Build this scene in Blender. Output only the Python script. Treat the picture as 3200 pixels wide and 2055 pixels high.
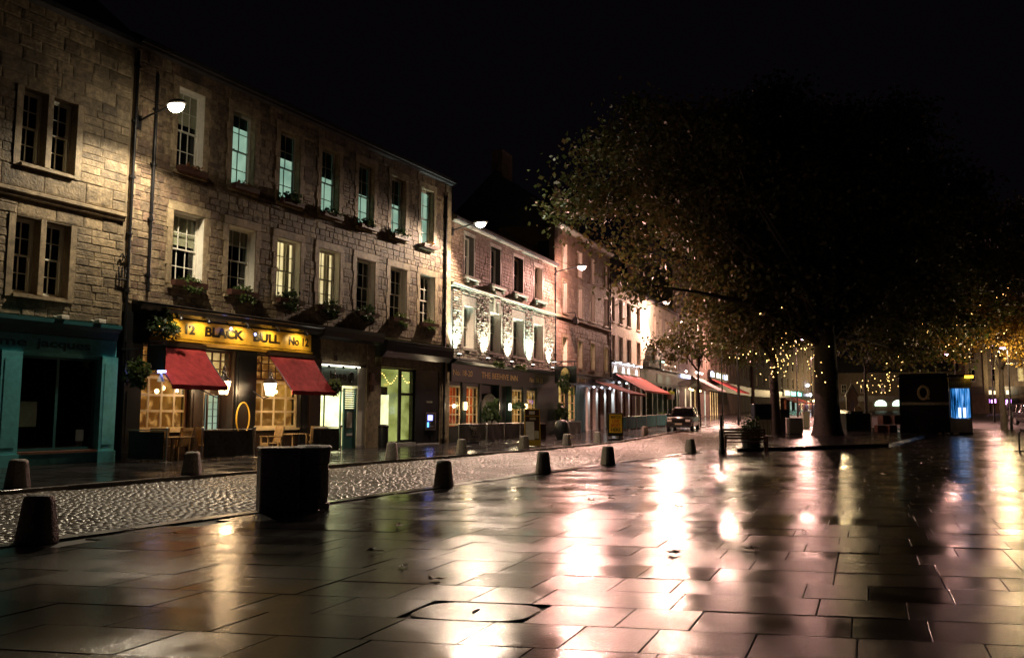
import bpy, bmesh, math, random
import numpy as np
from mathutils import Vector, Matrix, Euler

for o in list(bpy.data.objects):
    bpy.data.objects.remove(o)
SC = bpy.context.scene
COL = SC.collection
R = math.radians
random.seed(7)

# ------------------------------------------------------------------ camera, sky, exposure
# World axes: X runs along the street (away from the viewer), Y across it towards the pubs, Z up, metres.
cam_data = bpy.data.cameras.new('camera')
cam_data.sensor_width = 36.0
cam_data.lens = 29.81
cam_data.clip_end = 1500
cam = bpy.data.objects.new('camera', cam_data)
COL.objects.link(cam)
cam.matrix_world = (Matrix.Translation((0, 0, 1.6)) @ Matrix.Rotation(R(28 - 90), 4, 'Z')
                    @ Matrix.Rotation(R(90 + 5.65), 4, 'X') @ Matrix.Rotation(R(0.3), 4, 'Z'))
SC.camera = cam

world = bpy.data.worlds.new('World')
SC.world = world
world.use_nodes = True
wn = world.node_tree.nodes
bg = wn['Background']
bg.inputs['Color'].default_value = (0.85, 0.6, 0.95, 1)     # black, faintly violet city night sky
bg.inputs['Strength'].default_value = 0.0009
SC.view_settings.view_transform = 'Standard'
SC.view_settings.look = 'None'
SC.view_settings.gamma = 1
SC.view_settings.exposure = 1.05
SC.view_settings.use_curve_mapping = False
SC.render.engine = 'CYCLES'
cy = SC.cycles
cy.max_bounces = 6
cy.diffuse_bounces = 2
cy.glossy_bounces = 3
cy.transmission_bounces = 3
cy.transparent_max_bounces = 12
cy.volume_bounces = 0
cy.caustics_reflective = False
cy.caustics_refractive = False
cy.sample_clamp_indirect = 3
cy.sample_clamp_direct = 0
cy.use_light_tree = True
cy.use_denoising = True
cy.use_adaptive_sampling = False
try:
    cy.denoiser = 'OPENIMAGEDENOISE'
    cy.denoising_prefilter = 'ACCURATE'
except Exception:
    pass


def zg(s):
    """height of the ground: level near the viewer, rising two per cent beyond"""
    return min(max(0.0, 0.02 * (s - 45.0)), 2.4)


# ------------------------------------------------------------------ mesh helpers
class MB:
    def __init__(self):
        self.v = []; self.f = []; self.m = []; self.cur = 0

    def add(self, vs, fs):
        n = len(self.v)
        self.v.extend(vs)
        for f in fs:
            self.f.append(tuple(i + n for i in f)); self.m.append(self.cur)
        return self

    def box(self, x0, x1, y0, y1, z0, z1):
        return self.add([(x0, y0, z0), (x1, y0, z0), (x1, y1, z0), (x0, y1, z0), (x0, y0, z1), (x1, y0, z1), (x1, y1, z1), (x0, y1, z1)],
                        [(0, 3, 2, 1), (4, 5, 6, 7), (0, 1, 5, 4), (1, 2, 6, 5), (2, 3, 7, 6), (3, 0, 4, 7)])

    def cbox(self, x0, x1, y0, y1, z0, z1, c=0.01):
        """box with chamfered vertical edges and top"""
        a = [(x0 + c, y0), (x1 - c, y0), (x1, y0 + c), (x1, y1 - c), (x1 - c, y1), (x0 + c, y1), (x0, y1 - c), (x0, y0 + c)]
        ins = lambda p: (min(max(p[0], x0 + c * 1.3), x1 - c * 1.3), min(max(p[1], y0 + c * 1.3), y1 - c * 1.3))
        vs = [(p[0], p[1], z0) for p in a] + [(p[0], p[1], z1 - c) for p in a] + [(*ins(p), z1) for p in a]
        fs = [(7, 6, 5, 4, 3, 2, 1, 0), tuple(range(16, 24))]
        for k in (0, 8):
            for i in range(8):
                j = (i + 1) % 8
                fs.append((k + i, k + j, k + 8 + j, k + 8 + i))
        return self.add(vs, fs)

    def prism(self, pts, axis, a0, a1):
        """extrude a polygon; axis 0/1/2 is the extrusion axis, pts in the other two"""
        def put(p, a):
            q = list(p); q.insert(axis, a); return tuple(q)
        n = len(pts)
        vs = [put(p, a0) for p in pts] + [put(p, a1) for p in pts]
        fs = [tuple(range(n))[::-1], tuple(range(n, 2 * n))]
        for i in range(n):
            j = (i + 1) % n
            fs.append((i, j, n + j, n + i))
        return self.add(vs, fs)

    def tube(self, pts, r, n=8, caps=True):
        pts = [Vector(p) for p in pts]
        rs = r if isinstance(r, (list, tuple)) else [r] * len(pts)
        vs = []
        up = Vector((0.13, 0.21, 1)).normalized()
        for i, p in enumerate(pts):
            d = (pts[min(i + 1, len(pts) - 1)] - pts[max(i - 1, 0)])
            d = d.normalized() if d.length > 1e-9 else Vector((0, 0, 1))
            u = d.cross(up)
            if u.length < 0.05:
                u = d.cross(Vector((1, 0, 0)))
            u.normalize(); w = d.cross(u)
            for k in range(n):
                a = 2 * math.pi * k / n
                vs.append(tuple(p + (u * math.cos(a) + w * math.sin(a)) * rs[i]))
        fs = []
        for i in range(len(pts) - 1):
            for k in range(n):
                j = (k + 1) % n
                fs.append((i * n + k, i * n + j, (i + 1) * n + j, (i + 1) * n + k))
        if caps:
            fs.append(tuple(range(n))[::-1]); fs.append(tuple(range((len(pts) - 1) * n, len(pts) * n)))
        return self.add(vs, fs)

    def lathe(self, prof, n=16, c=(0, 0, 0), square=0.0, sx=1, sy=1):
        """profile of (radius, z); square>0 squares the section off"""
        vs = []
        for r, z in prof:
            for k in range(n):
                a = 2 * math.pi * (k + 0.5) / n
                ca, sa = math.cos(a), math.sin(a)
                q = 1.0 / max(abs(ca), abs(sa)) * square + (1 - square)
                vs.append((c[0] + ca * r * q * sx, c[1] + sa * r * q * sy, c[2] + z))
        fs = []
        for i in range(len(prof) - 1):
            for k in range(n):
                j = (k + 1) % n
                fs.append((i * n + k, i * n + j, (i + 1) * n + j, (i + 1) * n + k))
        fs.append(tuple(range(n))[::-1]); fs.append(tuple(range((len(prof) - 1) * n, len(prof) * n)))
        return self.add(vs, fs)

    def quad(self, a, b, c, d):
        return self.add([a, b, c, d], [(0, 1, 2, 3)])

    def mesh(self, name, mats, smooth=False):
        me = bpy.data.meshes.new(name)
        me.from_pydata([tuple(v) for v in self.v], [], self.f)
        for m in (mats if isinstance(mats, (list, tuple)) else [mats]):
            me.materials.append(m)
        if isinstance(mats, (list, tuple)):
            me.polygons.foreach_set('material_index', self.m)
        if smooth:
            me.polygons.foreach_set('use_smooth', [True] * len(me.polygons))
            try:
                me.set_sharp_from_angle(angle=R(40))
            except Exception:
                pass
        me.update()
        return me

    def build(self, name, mats, parent=None, loc=(0, 0, 0), rz=0, smooth=False):
        return link(name, self.mesh(name, mats, smooth), parent, loc, rz)


def link(name, me, parent=None, loc=(0, 0, 0), rz=0, scale=None):
    o = bpy.data.objects.new(name, me)
    COL.objects.link(o)
    o.parent = parent
    o.location = loc
    if rz:
        o.rotation_euler = (0, 0, rz)
    if scale:
        o.scale = scale
    return o


def tag(o, label=None, cat=None, group=None, kind=None):
    if label: o['label'] = label
    if cat: o['category'] = cat
    if group: o['group'] = group
    if kind: o['kind'] = kind
    return o


def thing(name, label, cat, loc=(0, 0, 0), rz=0, group=None):
    o = bpy.data.objects.new(name, None)
    o.empty_display_size = 0.2
    COL.objects.link(o)
    o.location = loc
    o.rotation_euler = (0, 0, rz)
    return tag(o, label, cat, group)


def copy_tree(o, parent=None):
    c = o.copy()
    COL.objects.link(c)
    c.parent = parent
    for ch in o.children:
        copy_tree(ch, c)
    return c


def big_mesh(name, verts, faces4, mat, smooth=False):
    """fast mesh from numpy arrays of verts (n,3) and quads (m,4)"""
    me = bpy.data.meshes.new(name)
    n, m = len(verts), len(faces4)
    me.vertices.add(n); me.vertices.foreach_set('co', np.asarray(verts, dtype=np.float32).ravel())
    me.loops.add(m * 4); me.loops.foreach_set('vertex_index', np.asarray(faces4, dtype=np.int32).ravel())
    me.polygons.add(m)
    me.polygons.foreach_set('loop_start', np.arange(0, m * 4, 4, dtype=np.int32))
    me.polygons.foreach_set('loop_total', np.full(m, 4, dtype=np.int32))
    me.materials.append(mat)
    me.update(calc_edges=True)
    me.validate()
    return me


# ------------------------------------------------------------------ materials
def M(name, col=(.5, .5, .5), rough=.6, metal=0.0, var=0.25, nscale=6.0, bump=0.0, bscale=30.0, cols=None, spec=0.5,
      emit=None, es=0.0, stain=0.0, sample=True, rvar=0.0):
    m = bpy.data.materials.new(name)
    m.use_nodes = True
    nt = m.node_tree; N = nt.nodes; L = nt.links
    b = N['Principled BSDF']
    b.inputs['Roughness'].default_value = rough
    b.inputs['Metallic'].default_value = metal
    b.inputs['Specular IOR Level'].default_value = spec
    geo = N.new('ShaderNodeNewGeometry')
    if cols:
        oi = N.new('ShaderNodeObjectInfo')
        ad = N.new('ShaderNodeMath'); ad.operation = 'ADD'
        L.new(oi.outputs['Random'], ad.inputs[0]); L.new(geo.outputs['Random Per Island'], ad.inputs[1])
        fr = N.new('ShaderNodeMath'); fr.operation = 'FRACT'
        L.new(ad.outputs[0], fr.inputs[0])
        rp = N.new('ShaderNodeValToRGB')
        rp.color_ramp.elements.remove(rp.color_ramp.elements[1])
        for i, c in enumerate(cols):
            e = rp.color_ramp.elements[0] if i == 0 else rp.color_ramp.elements.new(i / max(1, len(cols) - 1))
            e.color = (*c, 1)
        L.new(fr.outputs[0], rp.inputs[0])
        csock = rp.outputs[0]
    else:
        rgb = N.new('ShaderNodeRGB'); rgb.outputs[0].default_value = (*col, 1)
        csock = rgb.outputs[0]
    if var > 0:
        no = N.new('ShaderNodeTexNoise'); no.inputs['Scale'].default_value = nscale
        no.inputs['Detail'].default_value = 5; no.inputs['Roughness'].default_value = .62
        L.new(geo.outputs['Position'], no.inputs['Vector'])
        mr = N.new('ShaderNodeMapRange')
        mr.inputs['From Min'].default_value = .3; mr.inputs['From Max'].default_value = .7
        mr.inputs['To Min'].default_value = 1 - var; mr.inputs['To Max'].default_value = 1 + var * .7
        L.new(no.outputs['Fac'], mr.inputs['Value'])
        mx = N.new('ShaderNodeMix'); mx.data_type = 'RGBA'; mx.blend_type = 'MULTIPLY'
        mx.inputs['Factor'].default_value = 1
        L.new(csock, mx.inputs['A']); L.new(mr.outputs[0], mx.inputs['B'])
        csock = mx.outputs['Result']
        if rvar > 0:
            m2 = N.new('ShaderNodeMapRange')
            m2.inputs['From Min'].default_value = .3; m2.inputs['From Max'].default_value = .7
            m2.inputs['To Min'].default_value = max(0.03, rough - rvar); m2.inputs['To Max'].default_value = rough + rvar
            L.new(no.outputs['Fac'], m2.inputs['Value']); L.new(m2.outputs[0], b.inputs['Roughness'])
    L.new(csock, b.inputs['Base Color'])
    if stain > 0:
        st = N.new('ShaderNodeTexNoise'); st.inputs['Scale'].default_value = .55; st.inputs['Detail'].default_value = 6
        st.inputs['Roughness'].default_value = .7
        mp = N.new('ShaderNodeMapping'); mp.inputs['Scale'].default_value = (1.6, 1.6, .5)
        L.new(geo.outputs['Position'], mp.inputs['Vector']); L.new(mp.outputs[0], st.inputs['Vector'])
        m3 = N.new('ShaderNodeMapRange'); m3.inputs['From Min'].default_value = .42; m3.inputs['From Max'].default_value = .66
        m3.inputs['To Min'].default_value = 1; m3.inputs['To Max'].default_value = 1 - stain
        L.new(st.outputs['Fac'], m3.inputs['Value'])
        x2 = N.new('ShaderNodeMix'); x2.data_type = 'RGBA'; x2.blend_type = 'MULTIPLY'; x2.inputs['Factor'].default_value = 1
        L.new(csock, x2.inputs['A']); L.new(m3.outputs[0], x2.inputs['B'])
        L.new(x2.outputs['Result'], b.inputs['Base Color'])
    if bump > 0:
        n2 = N.new('ShaderNodeTexNoise'); n2.inputs['Scale'].default_value = bscale; n2.inputs['Detail'].default_value = 4
        L.new(geo.outputs['Position'], n2.inputs['Vector'])
        bp = N.new('ShaderNodeBump'); bp.inputs['Strength'].default_value = min(1, bump); bp.inputs['Distance'].default_value = .02
        L.new(n2.outputs['Fac'], bp.inputs['Height']); L.new(bp.outputs[0], b.inputs['Normal'])
    if emit:
        b.inputs['Emission Color'].default_value = (*emit, 1)
        b.inputs['Emission Strength'].default_value = es
        if not sample:
            m.cycles.emission_sampling = 'NONE'
    return m


def glass_mat(name, tint=(.85, .88, .85), rough=.03, boost=1.0):
    m = bpy.data.materials.new(name); m.use_nodes = True
    N = m.node_tree.nodes; L = m.node_tree.links
    N.remove(N['Principled BSDF'])
    out = N['Material Output']
    tr = N.new('ShaderNodeBsdfTransparent'); tr.inputs[0].default_value = (*tint, 1)
    gl = N.new('ShaderNodeBsdfGlossy'); gl.inputs['Roughness'].default_value = rough
    lw = N.new('ShaderNodeLayerWeight'); lw.inputs['Blend'].default_value = .5      # Schlick reflectance of a thin sheet
    pw = N.new('ShaderNodeMath'); pw.operation = 'POWER'; pw.inputs[1].default_value = 5
    L.new(lw.outputs['Facing'], pw.inputs[0])
    fr = N.new('ShaderNodeMath'); fr.operation = 'MULTIPLY_ADD'; fr.inputs[1].default_value = .95; fr.inputs[2].default_value = .04
    L.new(pw.outputs[0], fr.inputs[0])
    mx = N.new('ShaderNodeMixShader')
    L.new(fr.outputs[0], mx.inputs[0]); L.new(tr.outputs[0], mx.inputs[1]); L.new(gl.outputs[0], mx.inputs[2])
    L.new(mx.outputs[0], out.inputs['Surface'])
    return m


def wet_mat(name, cols, rough_lo, rough_hi, bump, bscale, spec=.5, pscale=.55, wave=0.0):
    """wet ground: dark stone, film of water of uneven gloss, fine grain that glitters"""
    m = M(name, cols=cols, rough=.3, var=.35, nscale=9)
    nt = m.node_tree; N = nt.nodes; L = nt.links; b = N['Principled BSDF']
    geo = N.new('ShaderNodeNewGeometry')
    b.inputs['Specular IOR Level'].default_value = spec
    pn = N.new('ShaderNodeTexNoise'); pn.inputs['Scale'].default_value = pscale; pn.inputs['Detail'].default_value = 5
    pn.inputs['Roughness'].default_value = .6
    L.new(geo.outputs['Position'], pn.inputs['Vector'])
    oi = N.new('ShaderNodeObjectInfo')
    ad = N.new('ShaderNodeMath'); ad.operation = 'ADD'
    L.new(oi.outputs['Random'], ad.inputs[0]); L.new(geo.outputs['Random Per Island'], ad.inputs[1])
    fr = N.new('ShaderNodeMath'); fr.operation = 'FRACT'; L.new(ad.outputs[0], fr.inputs[0])
    k = N.new('ShaderNodeMath'); k.operation = 'MULTIPLY_ADD'; k.inputs[1].default_value = .16; k.inputs[2].default_value = -.08
    L.new(fr.outputs[0], k.inputs[0])
    sm = N.new('ShaderNodeMath'); sm.operation = 'ADD'
    L.new(pn.outputs['Fac'], sm.inputs[0]); L.new(k.outputs[0], sm.inputs[1])
    mr = N.new('ShaderNodeMapRange'); mr.inputs['From Min'].default_value = .36; mr.inputs['From Max'].default_value = .62
    mr.inputs['To Min'].default_value = rough_lo; mr.inputs['To Max'].default_value = rough_hi
    L.new(sm.outputs[0], mr.inputs['Value']); L.new(mr.outputs[0], b.inputs['Roughness'])
    bn = N.new('ShaderNodeTexNoise'); bn.inputs['Scale'].default_value = bscale; bn.inputs['Detail'].default_value = 2
    L.new(geo.outputs['Position'], bn.inputs['Vector'])
    bs = N.new('ShaderNodeMapRange'); bs.inputs['From Min'].default_value = .36; bs.inputs['From Max'].default_value = .6
    bs.inputs['To Min'].default_value = bump * .3; bs.inputs['To Max'].default_value = bump
    L.new(sm.outputs[0], bs.inputs['Value'])
    bp = N.new('ShaderNodeBump'); bp.inputs['Distance'].default_value = .0045
    L.new(bs.outputs[0], bp.inputs['Strength']); L.new(bn.outputs['Fac'], bp.inputs['Height'])
    last = bp
    if wave > 0:
        wv = N.new('ShaderNodeTexNoise'); wv.inputs['Scale'].default_value = 2.6; wv.inputs['Detail'].default_value = 3
        L.new(geo.outputs['Position'], wv.inputs['Vector'])
        b2 = N.new('ShaderNodeBump'); b2.inputs['Strength'].default_value = wave; b2.inputs['Distance'].default_value = .02
        L.new(wv.outputs['Fac'], b2.inputs['Height']); L.new(bp.outputs[0], b2.inputs['Normal'])
        last = b2
    L.new(last.outputs[0], b.inputs['Normal'])
    return m


def lit_room(name, c, s, c2=None, scale=2.5, lo=.36, hi=.66):
    """inside of a lit room: glowing walls, unevenly bright"""
    m = bpy.data.materials.new(name); m.use_nodes = True
    N = m.node_tree.nodes; L = m.node_tree.links; b = N['Principled BSDF']
    geo = N.new('ShaderNodeNewGeometry')
    no = N.new('ShaderNodeTexNoise'); no.inputs['Scale'].default_value = scale; no.inputs['Detail'].default_value = 2
    L.new(geo.outputs['Position'], no.inputs['Vector'])
    rp = N.new('ShaderNodeValToRGB')
    c2 = c2 or tuple(x * .3 for x in c)
    rp.color_ramp.elements[0].position = lo; rp.color_ramp.elements[0].color = (*c2, 1)
    rp.color_ramp.elements[1].position = hi; rp.color_ramp.elements[1].color = (*c, 1)
    L.new(no.outputs['Fac'], rp.inputs[0])
    b.inputs['Base Color'].default_value = (*[min(.6, x) for x in c], 1)
    L.new(rp.outputs[0], b.inputs['Emission Color'])
    b.inputs['Emission Strength'].default_value = s
    b.inputs['Roughness'].default_value = .8
    return m


def leafy(m, k=.4):
    nt = m.node_tree; N = nt.nodes; L = nt.links
    b = N['Principled BSDF']; out = N['Material Output']
    tr = N.new('ShaderNodeBsdfTranslucent'); mx = N.new('ShaderNodeMixShader'); mx.inputs[0].default_value = k
    src = b.inputs['Base Color'].links[0].from_socket
    L.new(src, tr.inputs['Color'])
    L.new(b.outputs[0], mx.inputs[1]); L.new(tr.outputs[0], mx.inputs[2]); L.new(mx.outputs[0], out.inputs['Surface'])


def emitter(name, c, s, sample=False):
    return M(name, c, var=0, emit=c, es=s, sample=sample)


K = {}
K['stone_b1'] = M('sandstone_ashlar', cols=[(.21, .155, .09), (.30, .225, .13), (.14, .105, .065), (.25, .19, .115), (.35, .27, .165), (.17, .13, .08)], rough=.7, var=.6, nscale=7, bump=1, bscale=16, stain=.6)
K['stone_b2'] = M('sandstone_rubble', cols=[(.25, .18, .105), (.14, .09, .06), (.32, .245, .15), (.20, .135, .085), (.29, .22, .135), (.11, .075, .055), (.23, .15, .10)], rough=.7, var=.6, nscale=8, bump=1, bscale=18, stain=.6)
K['stone_b3'] = M('dark_whin_rubble', cols=[(.34, .31, .24), (.20, .18, .14), (.42, .38, .30), (.12, .11, .09), (.30, .27, .2), (.46, .42, .34)], rough=.65, var=.45, nscale=12, bump=1, bscale=20, stain=.4)
K['stone_b4'] = M('brown_ashlar', cols=[(.28, .20, .15), (.22, .15, .11), (.34, .25, .19), (.25, .18, .13)], rough=.7, var=.35, nscale=8, bump=.7, bscale=22, stain=.4)
K['stone_up3'] = M('brown_rubble_upper', cols=[(.24, .16, .11), (.18, .12, .08), (.30, .21, .15)], rough=.7, var=.4, nscale=9, bump=.9, bscale=26, stain=.3)
K['dressed'] = M('dressed_sandstone', (.33, .255, .155), rough=.65, var=.5, nscale=6, bump=.6, bscale=30, stain=.5)
K['dressed3'] = M('dressed_grey_stone', (.36, .34, .28), rough=.65, var=.35, nscale=7, bump=.5, bscale=40, stain=.3)
K['mortar'] = M('mortar_tan', (.19, .145, .09), rough=.85, var=.35, nscale=12, bump=.6, bscale=60, stain=.3)
K['mortar3'] = M('mortar_dark', (.075, .068, .058), rough=.85, var=.35, nscale=12, bump=.6, bscale=60)
K['harl'] = M('cream_harling', (.62, .55, .45), rough=.8, var=.22, nscale=3, bump=.8, bscale=90, stain=.3)
K['harl_trim'] = M('cream_margin_stone', (.40, .33, .26), rough=.7, var=.2, bump=.3)
K['far_stone'] = M('far_tenement_stone', cols=[(.17, .13, .10), (.2, .15, .11)], rough=.8, var=.3, nscale=2, stain=.4, bump=.5, bscale=8)
K['slate'] = M('slate_roof', (.05, .05, .055), rough=.4, var=.4, nscale=3, bump=.6, bscale=12)
K['black_paint'] = M('black_gloss_paint', (.012, .012, .013), rough=.28, var=.3, bump=.05)
K['black_green'] = M('bottle_green_paint', (.010, .018, .014), rough=.32, var=.3, bump=.05)
K['dark_brown'] = M('dark_brown_paint', (.045, .028, .02), rough=.35, var=.3, bump=.05)
K['teal_paint'] = M('teal_shop_paint', (.13, .50, .55), rough=.42, var=.22, nscale=5, bump=.12, bscale=30, stain=.25)
K['teal_dark'] = M('dark_teal_paint', (.02, .10, .11), rough=.42, var=.2)
K['white_paint'] = M('white_paint', (.72, .69, .60), rough=.4, var=.12, bump=.05)
K['cream_paint'] = M('cream_paint', (.74, .60, .36), rough=.4, var=.15, bump=.05)
K['gold_board'] = M('gold_signboard', (.78, .47, .06), rough=.38, var=.18, nscale=4)
K['gold_leaf'] = M('gold_leaf_letters', (.75, .58, .25), rough=.35, metal=.5, var=.1)
K['sign_black'] = M('sign_black_letters', (.02, .012, .008), rough=.4, var=0)
K['iron'] = M('black_iron', (.02, .02, .022), rough=.35, metal=.5, var=.3)
K['steel'] = M('brushed_steel', (.55, .54, .52), rough=.28, metal=1, var=.1)
K['lead'] = M('lead_flashing', (.22, .21, .2), rough=.35, metal=.3, var=.3, bump=.3)
K['awning'] = M('red_awning_canvas', (.40, .045, .05), rough=.85, spec=.15, var=.3, nscale=5, bump=.5, bscale=7, stain=.4)
K['awning_dark'] = M('dark_awning_canvas', (.30, .06, .055), rough=.85, spec=.15, var=.2, bump=.3, bscale=8)
K['awning_grey'] = M('striped_awning_canvas', (.42, .33, .33), rough=.6, var=.2, bump=.3, bscale=8)
K['canvas_black'] = M('black_barrier_canvas', (.022, .022, .022), rough=.6, var=.5, nscale=4, bump=.6, bscale=6)
K['canvas_grey'] = M('printed_barrier_canvas', (.06, .062, .05), rough=.55, var=.7, nscale=9, bump=.6, bscale=6)
K['canvas_green'] = M('green_banner_canvas', (.035, .075, .03), rough=.5, var=.35, nscale=6, bump=.5, bscale=5)
K['blue_glass'] = M('blue_windbreak_panel', (.10, .32, .40), rough=.25, var=.3, nscale=3)
K['wood_teak'] = M('teak_wood', (.48, .32, .15), rough=.45, var=.3, nscale=14)
K['wood_dark'] = M('dark_stained_wood', (.07, .03, .022), rough=.4, var=.35, nscale=12)
K['wood_crate'] = M('weathered_crate_wood', (.15, .07, .045), rough=.6, var=.4, nscale=10)
K['concrete'] = M('granite_concrete', (.50, .46, .45), rough=.45, var=.35, nscale=16, bump=.5, bscale=90, stain=.35)
K['bollard'] = M('whinstone_bollard', (.30, .27, .23), rough=.5, var=.45, nscale=20, bump=.9, bscale=60)
K['leaf_green'] = M('window_box_leaves', cols=[(.05, .09, .02), (.10, .15, .04), (.03, .05, .015), (.14, .17, .06)], rough=.45, var=.2)
K['leaf_dark'] = M('evergreen_leaves', cols=[(.02, .04, .015), (.04, .07, .02), (.015, .03, .012)], rough=.45, var=.2)
K['leaf_red'] = M('red_geranium_flowers', cols=[(.35, .05, .03), (.10, .11, .04), (.3, .12, .04), (.07, .1, .03)], rough=.5, var=.2)
K['leaf_yellow'] = M('yellow_flowers', cols=[(.6, .5, .05), (.3, .35, .06), (.7, .6, .1)], rough=.5, var=.2)
K['leaf_tree'] = M('plane_tree_leaves', cols=[(.07, .09, .025), (.11, .115, .035), (.15, .10, .04), (.05, .07, .02), (.13, .14, .045)], rough=.42, var=.3)
K['leaf_autumn'] = M('yellow_autumn_leaves', cols=[(.35, .2, .03), (.45, .28, .04), (.22, .15, .03), (.3, .14, .03)], rough=.5, var=.2)
K['leaf_dead'] = M('dead_brown_leaf', cols=[(.10, .05, .02), (.16, .08, .03), (.05, .035, .02)], rough=.4, var=.3)
K['bark'] = M('tree_bark', (.035, .026, .022), rough=.75, var=.5, nscale=7, bump=1, bscale=14)
K['plastic_dark'] = M('dark_plastic', (.02, .022, .025), rough=.4, var=.2)
K['paper'] = M('white_paper', (.75, .72, .66), rough=.7, var=.1)
K['notice'] = M('pale_notice', (.5, .47, .33), rough=.6, var=.2)
K['dark_room'] = M('unlit_room', (.02, .018, .018), rough=.9, var=.4, nscale=2)
K['blind'] = M('cream_roller_blind', (.66, .60, .46), rough=.8, var=.12)
K['pane'] = glass_mat('window_glass')
K['pane_dark'] = glass_mat('shop_glass', (.75, .78, .78))
K['room_teal'] = lit_room('teal_lit_office', (.14, .26, .22), .5, (.05, .11, .10), 1.2)
K['room_teal2'] = lit_room('pale_partition', (.40, .52, .42), .5, (.24, .35, .29), 1.6)
K['room_warm'] = lit_room('warm_lit_room', (.95, .62, .28), .5, (.35, .18, .06), 2.2)
K['room_cream'] = lit_room('cream_lit_room', (.85, .66, .42), .55, (.5, .36, .2), 1.5)
K['room_pub'] = lit_room('pub_interior', (.85, .42, .13), .35, (.010, .005, .007), 3.0, .50, .74)
K['room_red'] = lit_room('red_bar_interior', (.65, .16, .05), .28, (.014, .005, .005), 3.2, .48, .74)
K['room_white'] = lit_room('white_lit_shop', (1.0, .92, .55), 1.0, (.55, .50, .22), 1.6)
K['room_green'] = lit_room('greenish_lit_office', (.50, .52, .20), .42, (.06, .06, .03), 1.3)
K['lamp_lens'] = emitter('street_lamp_lens', (1, .88, .68), 8)
K['lamp_lens_pink'] = emitter('sodium_lamp_lens', (1, .74, .62), 8)
K['lantern_glass'] = emitter('lantern_glass', (1, .72, .42), 3.2)
K['bulb_warm'] = emitter('warm_bulb', (1, .66, .24), 6)
K['fairy'] = emitter('fairy_light_bulb', (1, .58, .16), 5)
K['bulb_blue'] = emitter('blue_led', (.25, .3, 1), 5)
K['bulb_white'] = emitter('white_spot_bulb', (.8, .85, 1), 7)
K['bulb_pink'] = emitter('far_pink_lamp', (1, .55, .95), 6)
K['strip_white'] = emitter('white_light_strip', (1, .95, .75), 1.7, True)
K['flood_lens'] = emitter('floodlight_lens', (1, .98, .85), 5)
for k_ in ('leaf_green', 'leaf_dark', 'leaf_tree', 'leaf_autumn', 'leaf_red', 'leaf_yellow'):
    leafy(K[k_])

# ------------------------------------------------------------------ view test used to choose which pieces are single objects
CM = cam.matrix_world.inverted()


def in_view(p, margin=1.05):
    q = CM @ Vector(p)
    if q.z > -0.5:
        return False
    x = q.x / -q.z * 29.81 / 18.0
    y = q.y / -q.z * 29.81 / 18.0 * 3200 / 2055
    return abs(x) < margin and abs(y) < margin


# ------------------------------------------------------------------ ground
def far_kerb(s):
    return 16.2 + max(0.0, s - 36) * .082


def near_kerb(s):
    return 10.0 + max(0.0, s - 40) * .07


def strip(name, s_list, fa, fb, dz, mat, nb=1):
    vs, fs = [], []
    for s in s_list:
        for k in range(nb + 1):
            vs.append((s, fa(s) + (fb(s) - fa(s)) * k / nb, zg(s) + dz))
    for i in range(len(s_list) - 1):
        for k in range(nb):
            a = i * (nb + 1) + k
            fs.append((a, a + nb + 1, a + nb + 2, a + 1))
    b = MB(); b.add(vs, fs)
    return tag(b.build(name, mat), kind='structure')


S_LIST = [-40, 0, 20, 36, 40, 45, 60, 80, 100, 130, 165, 220, 400]
K['ground'] = wet_mat('wet_ground', [(.03, .028, .028), (.035, .033, .03)], .2, .45, .5, 60)
K['slab'] = wet_mat('wet_paving_slab', [(.016, .014, .017), (.024, .021, .023), (.020, .017, .018), (.012, .012, .015)], .12, .22, .8, 56, wave=.05)
K['sett'] = wet_mat('wet_granite_sett', [(.16, .135, .115), (.22, .18, .15), (.10, .088, .08), (.18, .145, .125)], .30, .46, .8, 60)
K['road_far'] = wet_mat('wet_sett_road_far', [(.11, .10, .09)], .22, .36, 1.0, 14)
K['joint'] = M('wet_joint_sand', (.012, .011, .011), rough=.55, var=.3, spec=.3)
K['kerb'] = wet_mat('wet_granite_kerb', [(.16, .15, .14), (.22, .2, .18), (.13, .12, .11)], .15, .35, .6, 60)
K['pavement'] = wet_mat('wet_pavement', [(.025, .023, .024)], .10, .24, .6, 60, pscale=.8)
strip('ground', S_LIST, lambda s: -160, lambda s: 160, -.07, K['ground'])
square = strip('square_paving', S_LIST[1:10], lambda s: -40, lambda s: near_kerb(s) - .02, -.022, K['joint'])
road = strip('road', S_LIST, lambda s: near_kerb(s) + .27, lambda s: far_kerb(s) - .02, -.016, K['joint'])
strip('road_surface', S_LIST[6:11], lambda s: near_kerb(s) + .27, lambda s: far_kerb(s) - .02, .006, K['road_far'])
far_pave = strip('pavement', S_LIST, lambda s: far_kerb(s) + .22, lambda s: 34 + max(0, s - 36) * .082, .08, K['pavement'])

# pavement flags beyond the road: shallow real joints
b = MB()
rnd = random.Random(3)
for i in range(9):
    t0 = 16.44 + i * .71
    s = 6.0 + rnd.random()
    while s < 37:
        w = rnd.uniform(.7, 1.15)
        dz = .085 + rnd.uniform(-.003, .004)
        c = .006
        b.add([(s + c, t0 + c, dz), (s + w - c, t0 + c, dz + rnd.uniform(-.003, .003)), (s + w - c, t0 + .71 - c, dz), (s + c, t0 + .71 - c, dz + rnd.uniform(-.003, .003))], [(0, 1, 2, 3)])
        s += w
tag(b.build('paving_flags', K['pavement'], far_pave), kind='stuff')


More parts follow.
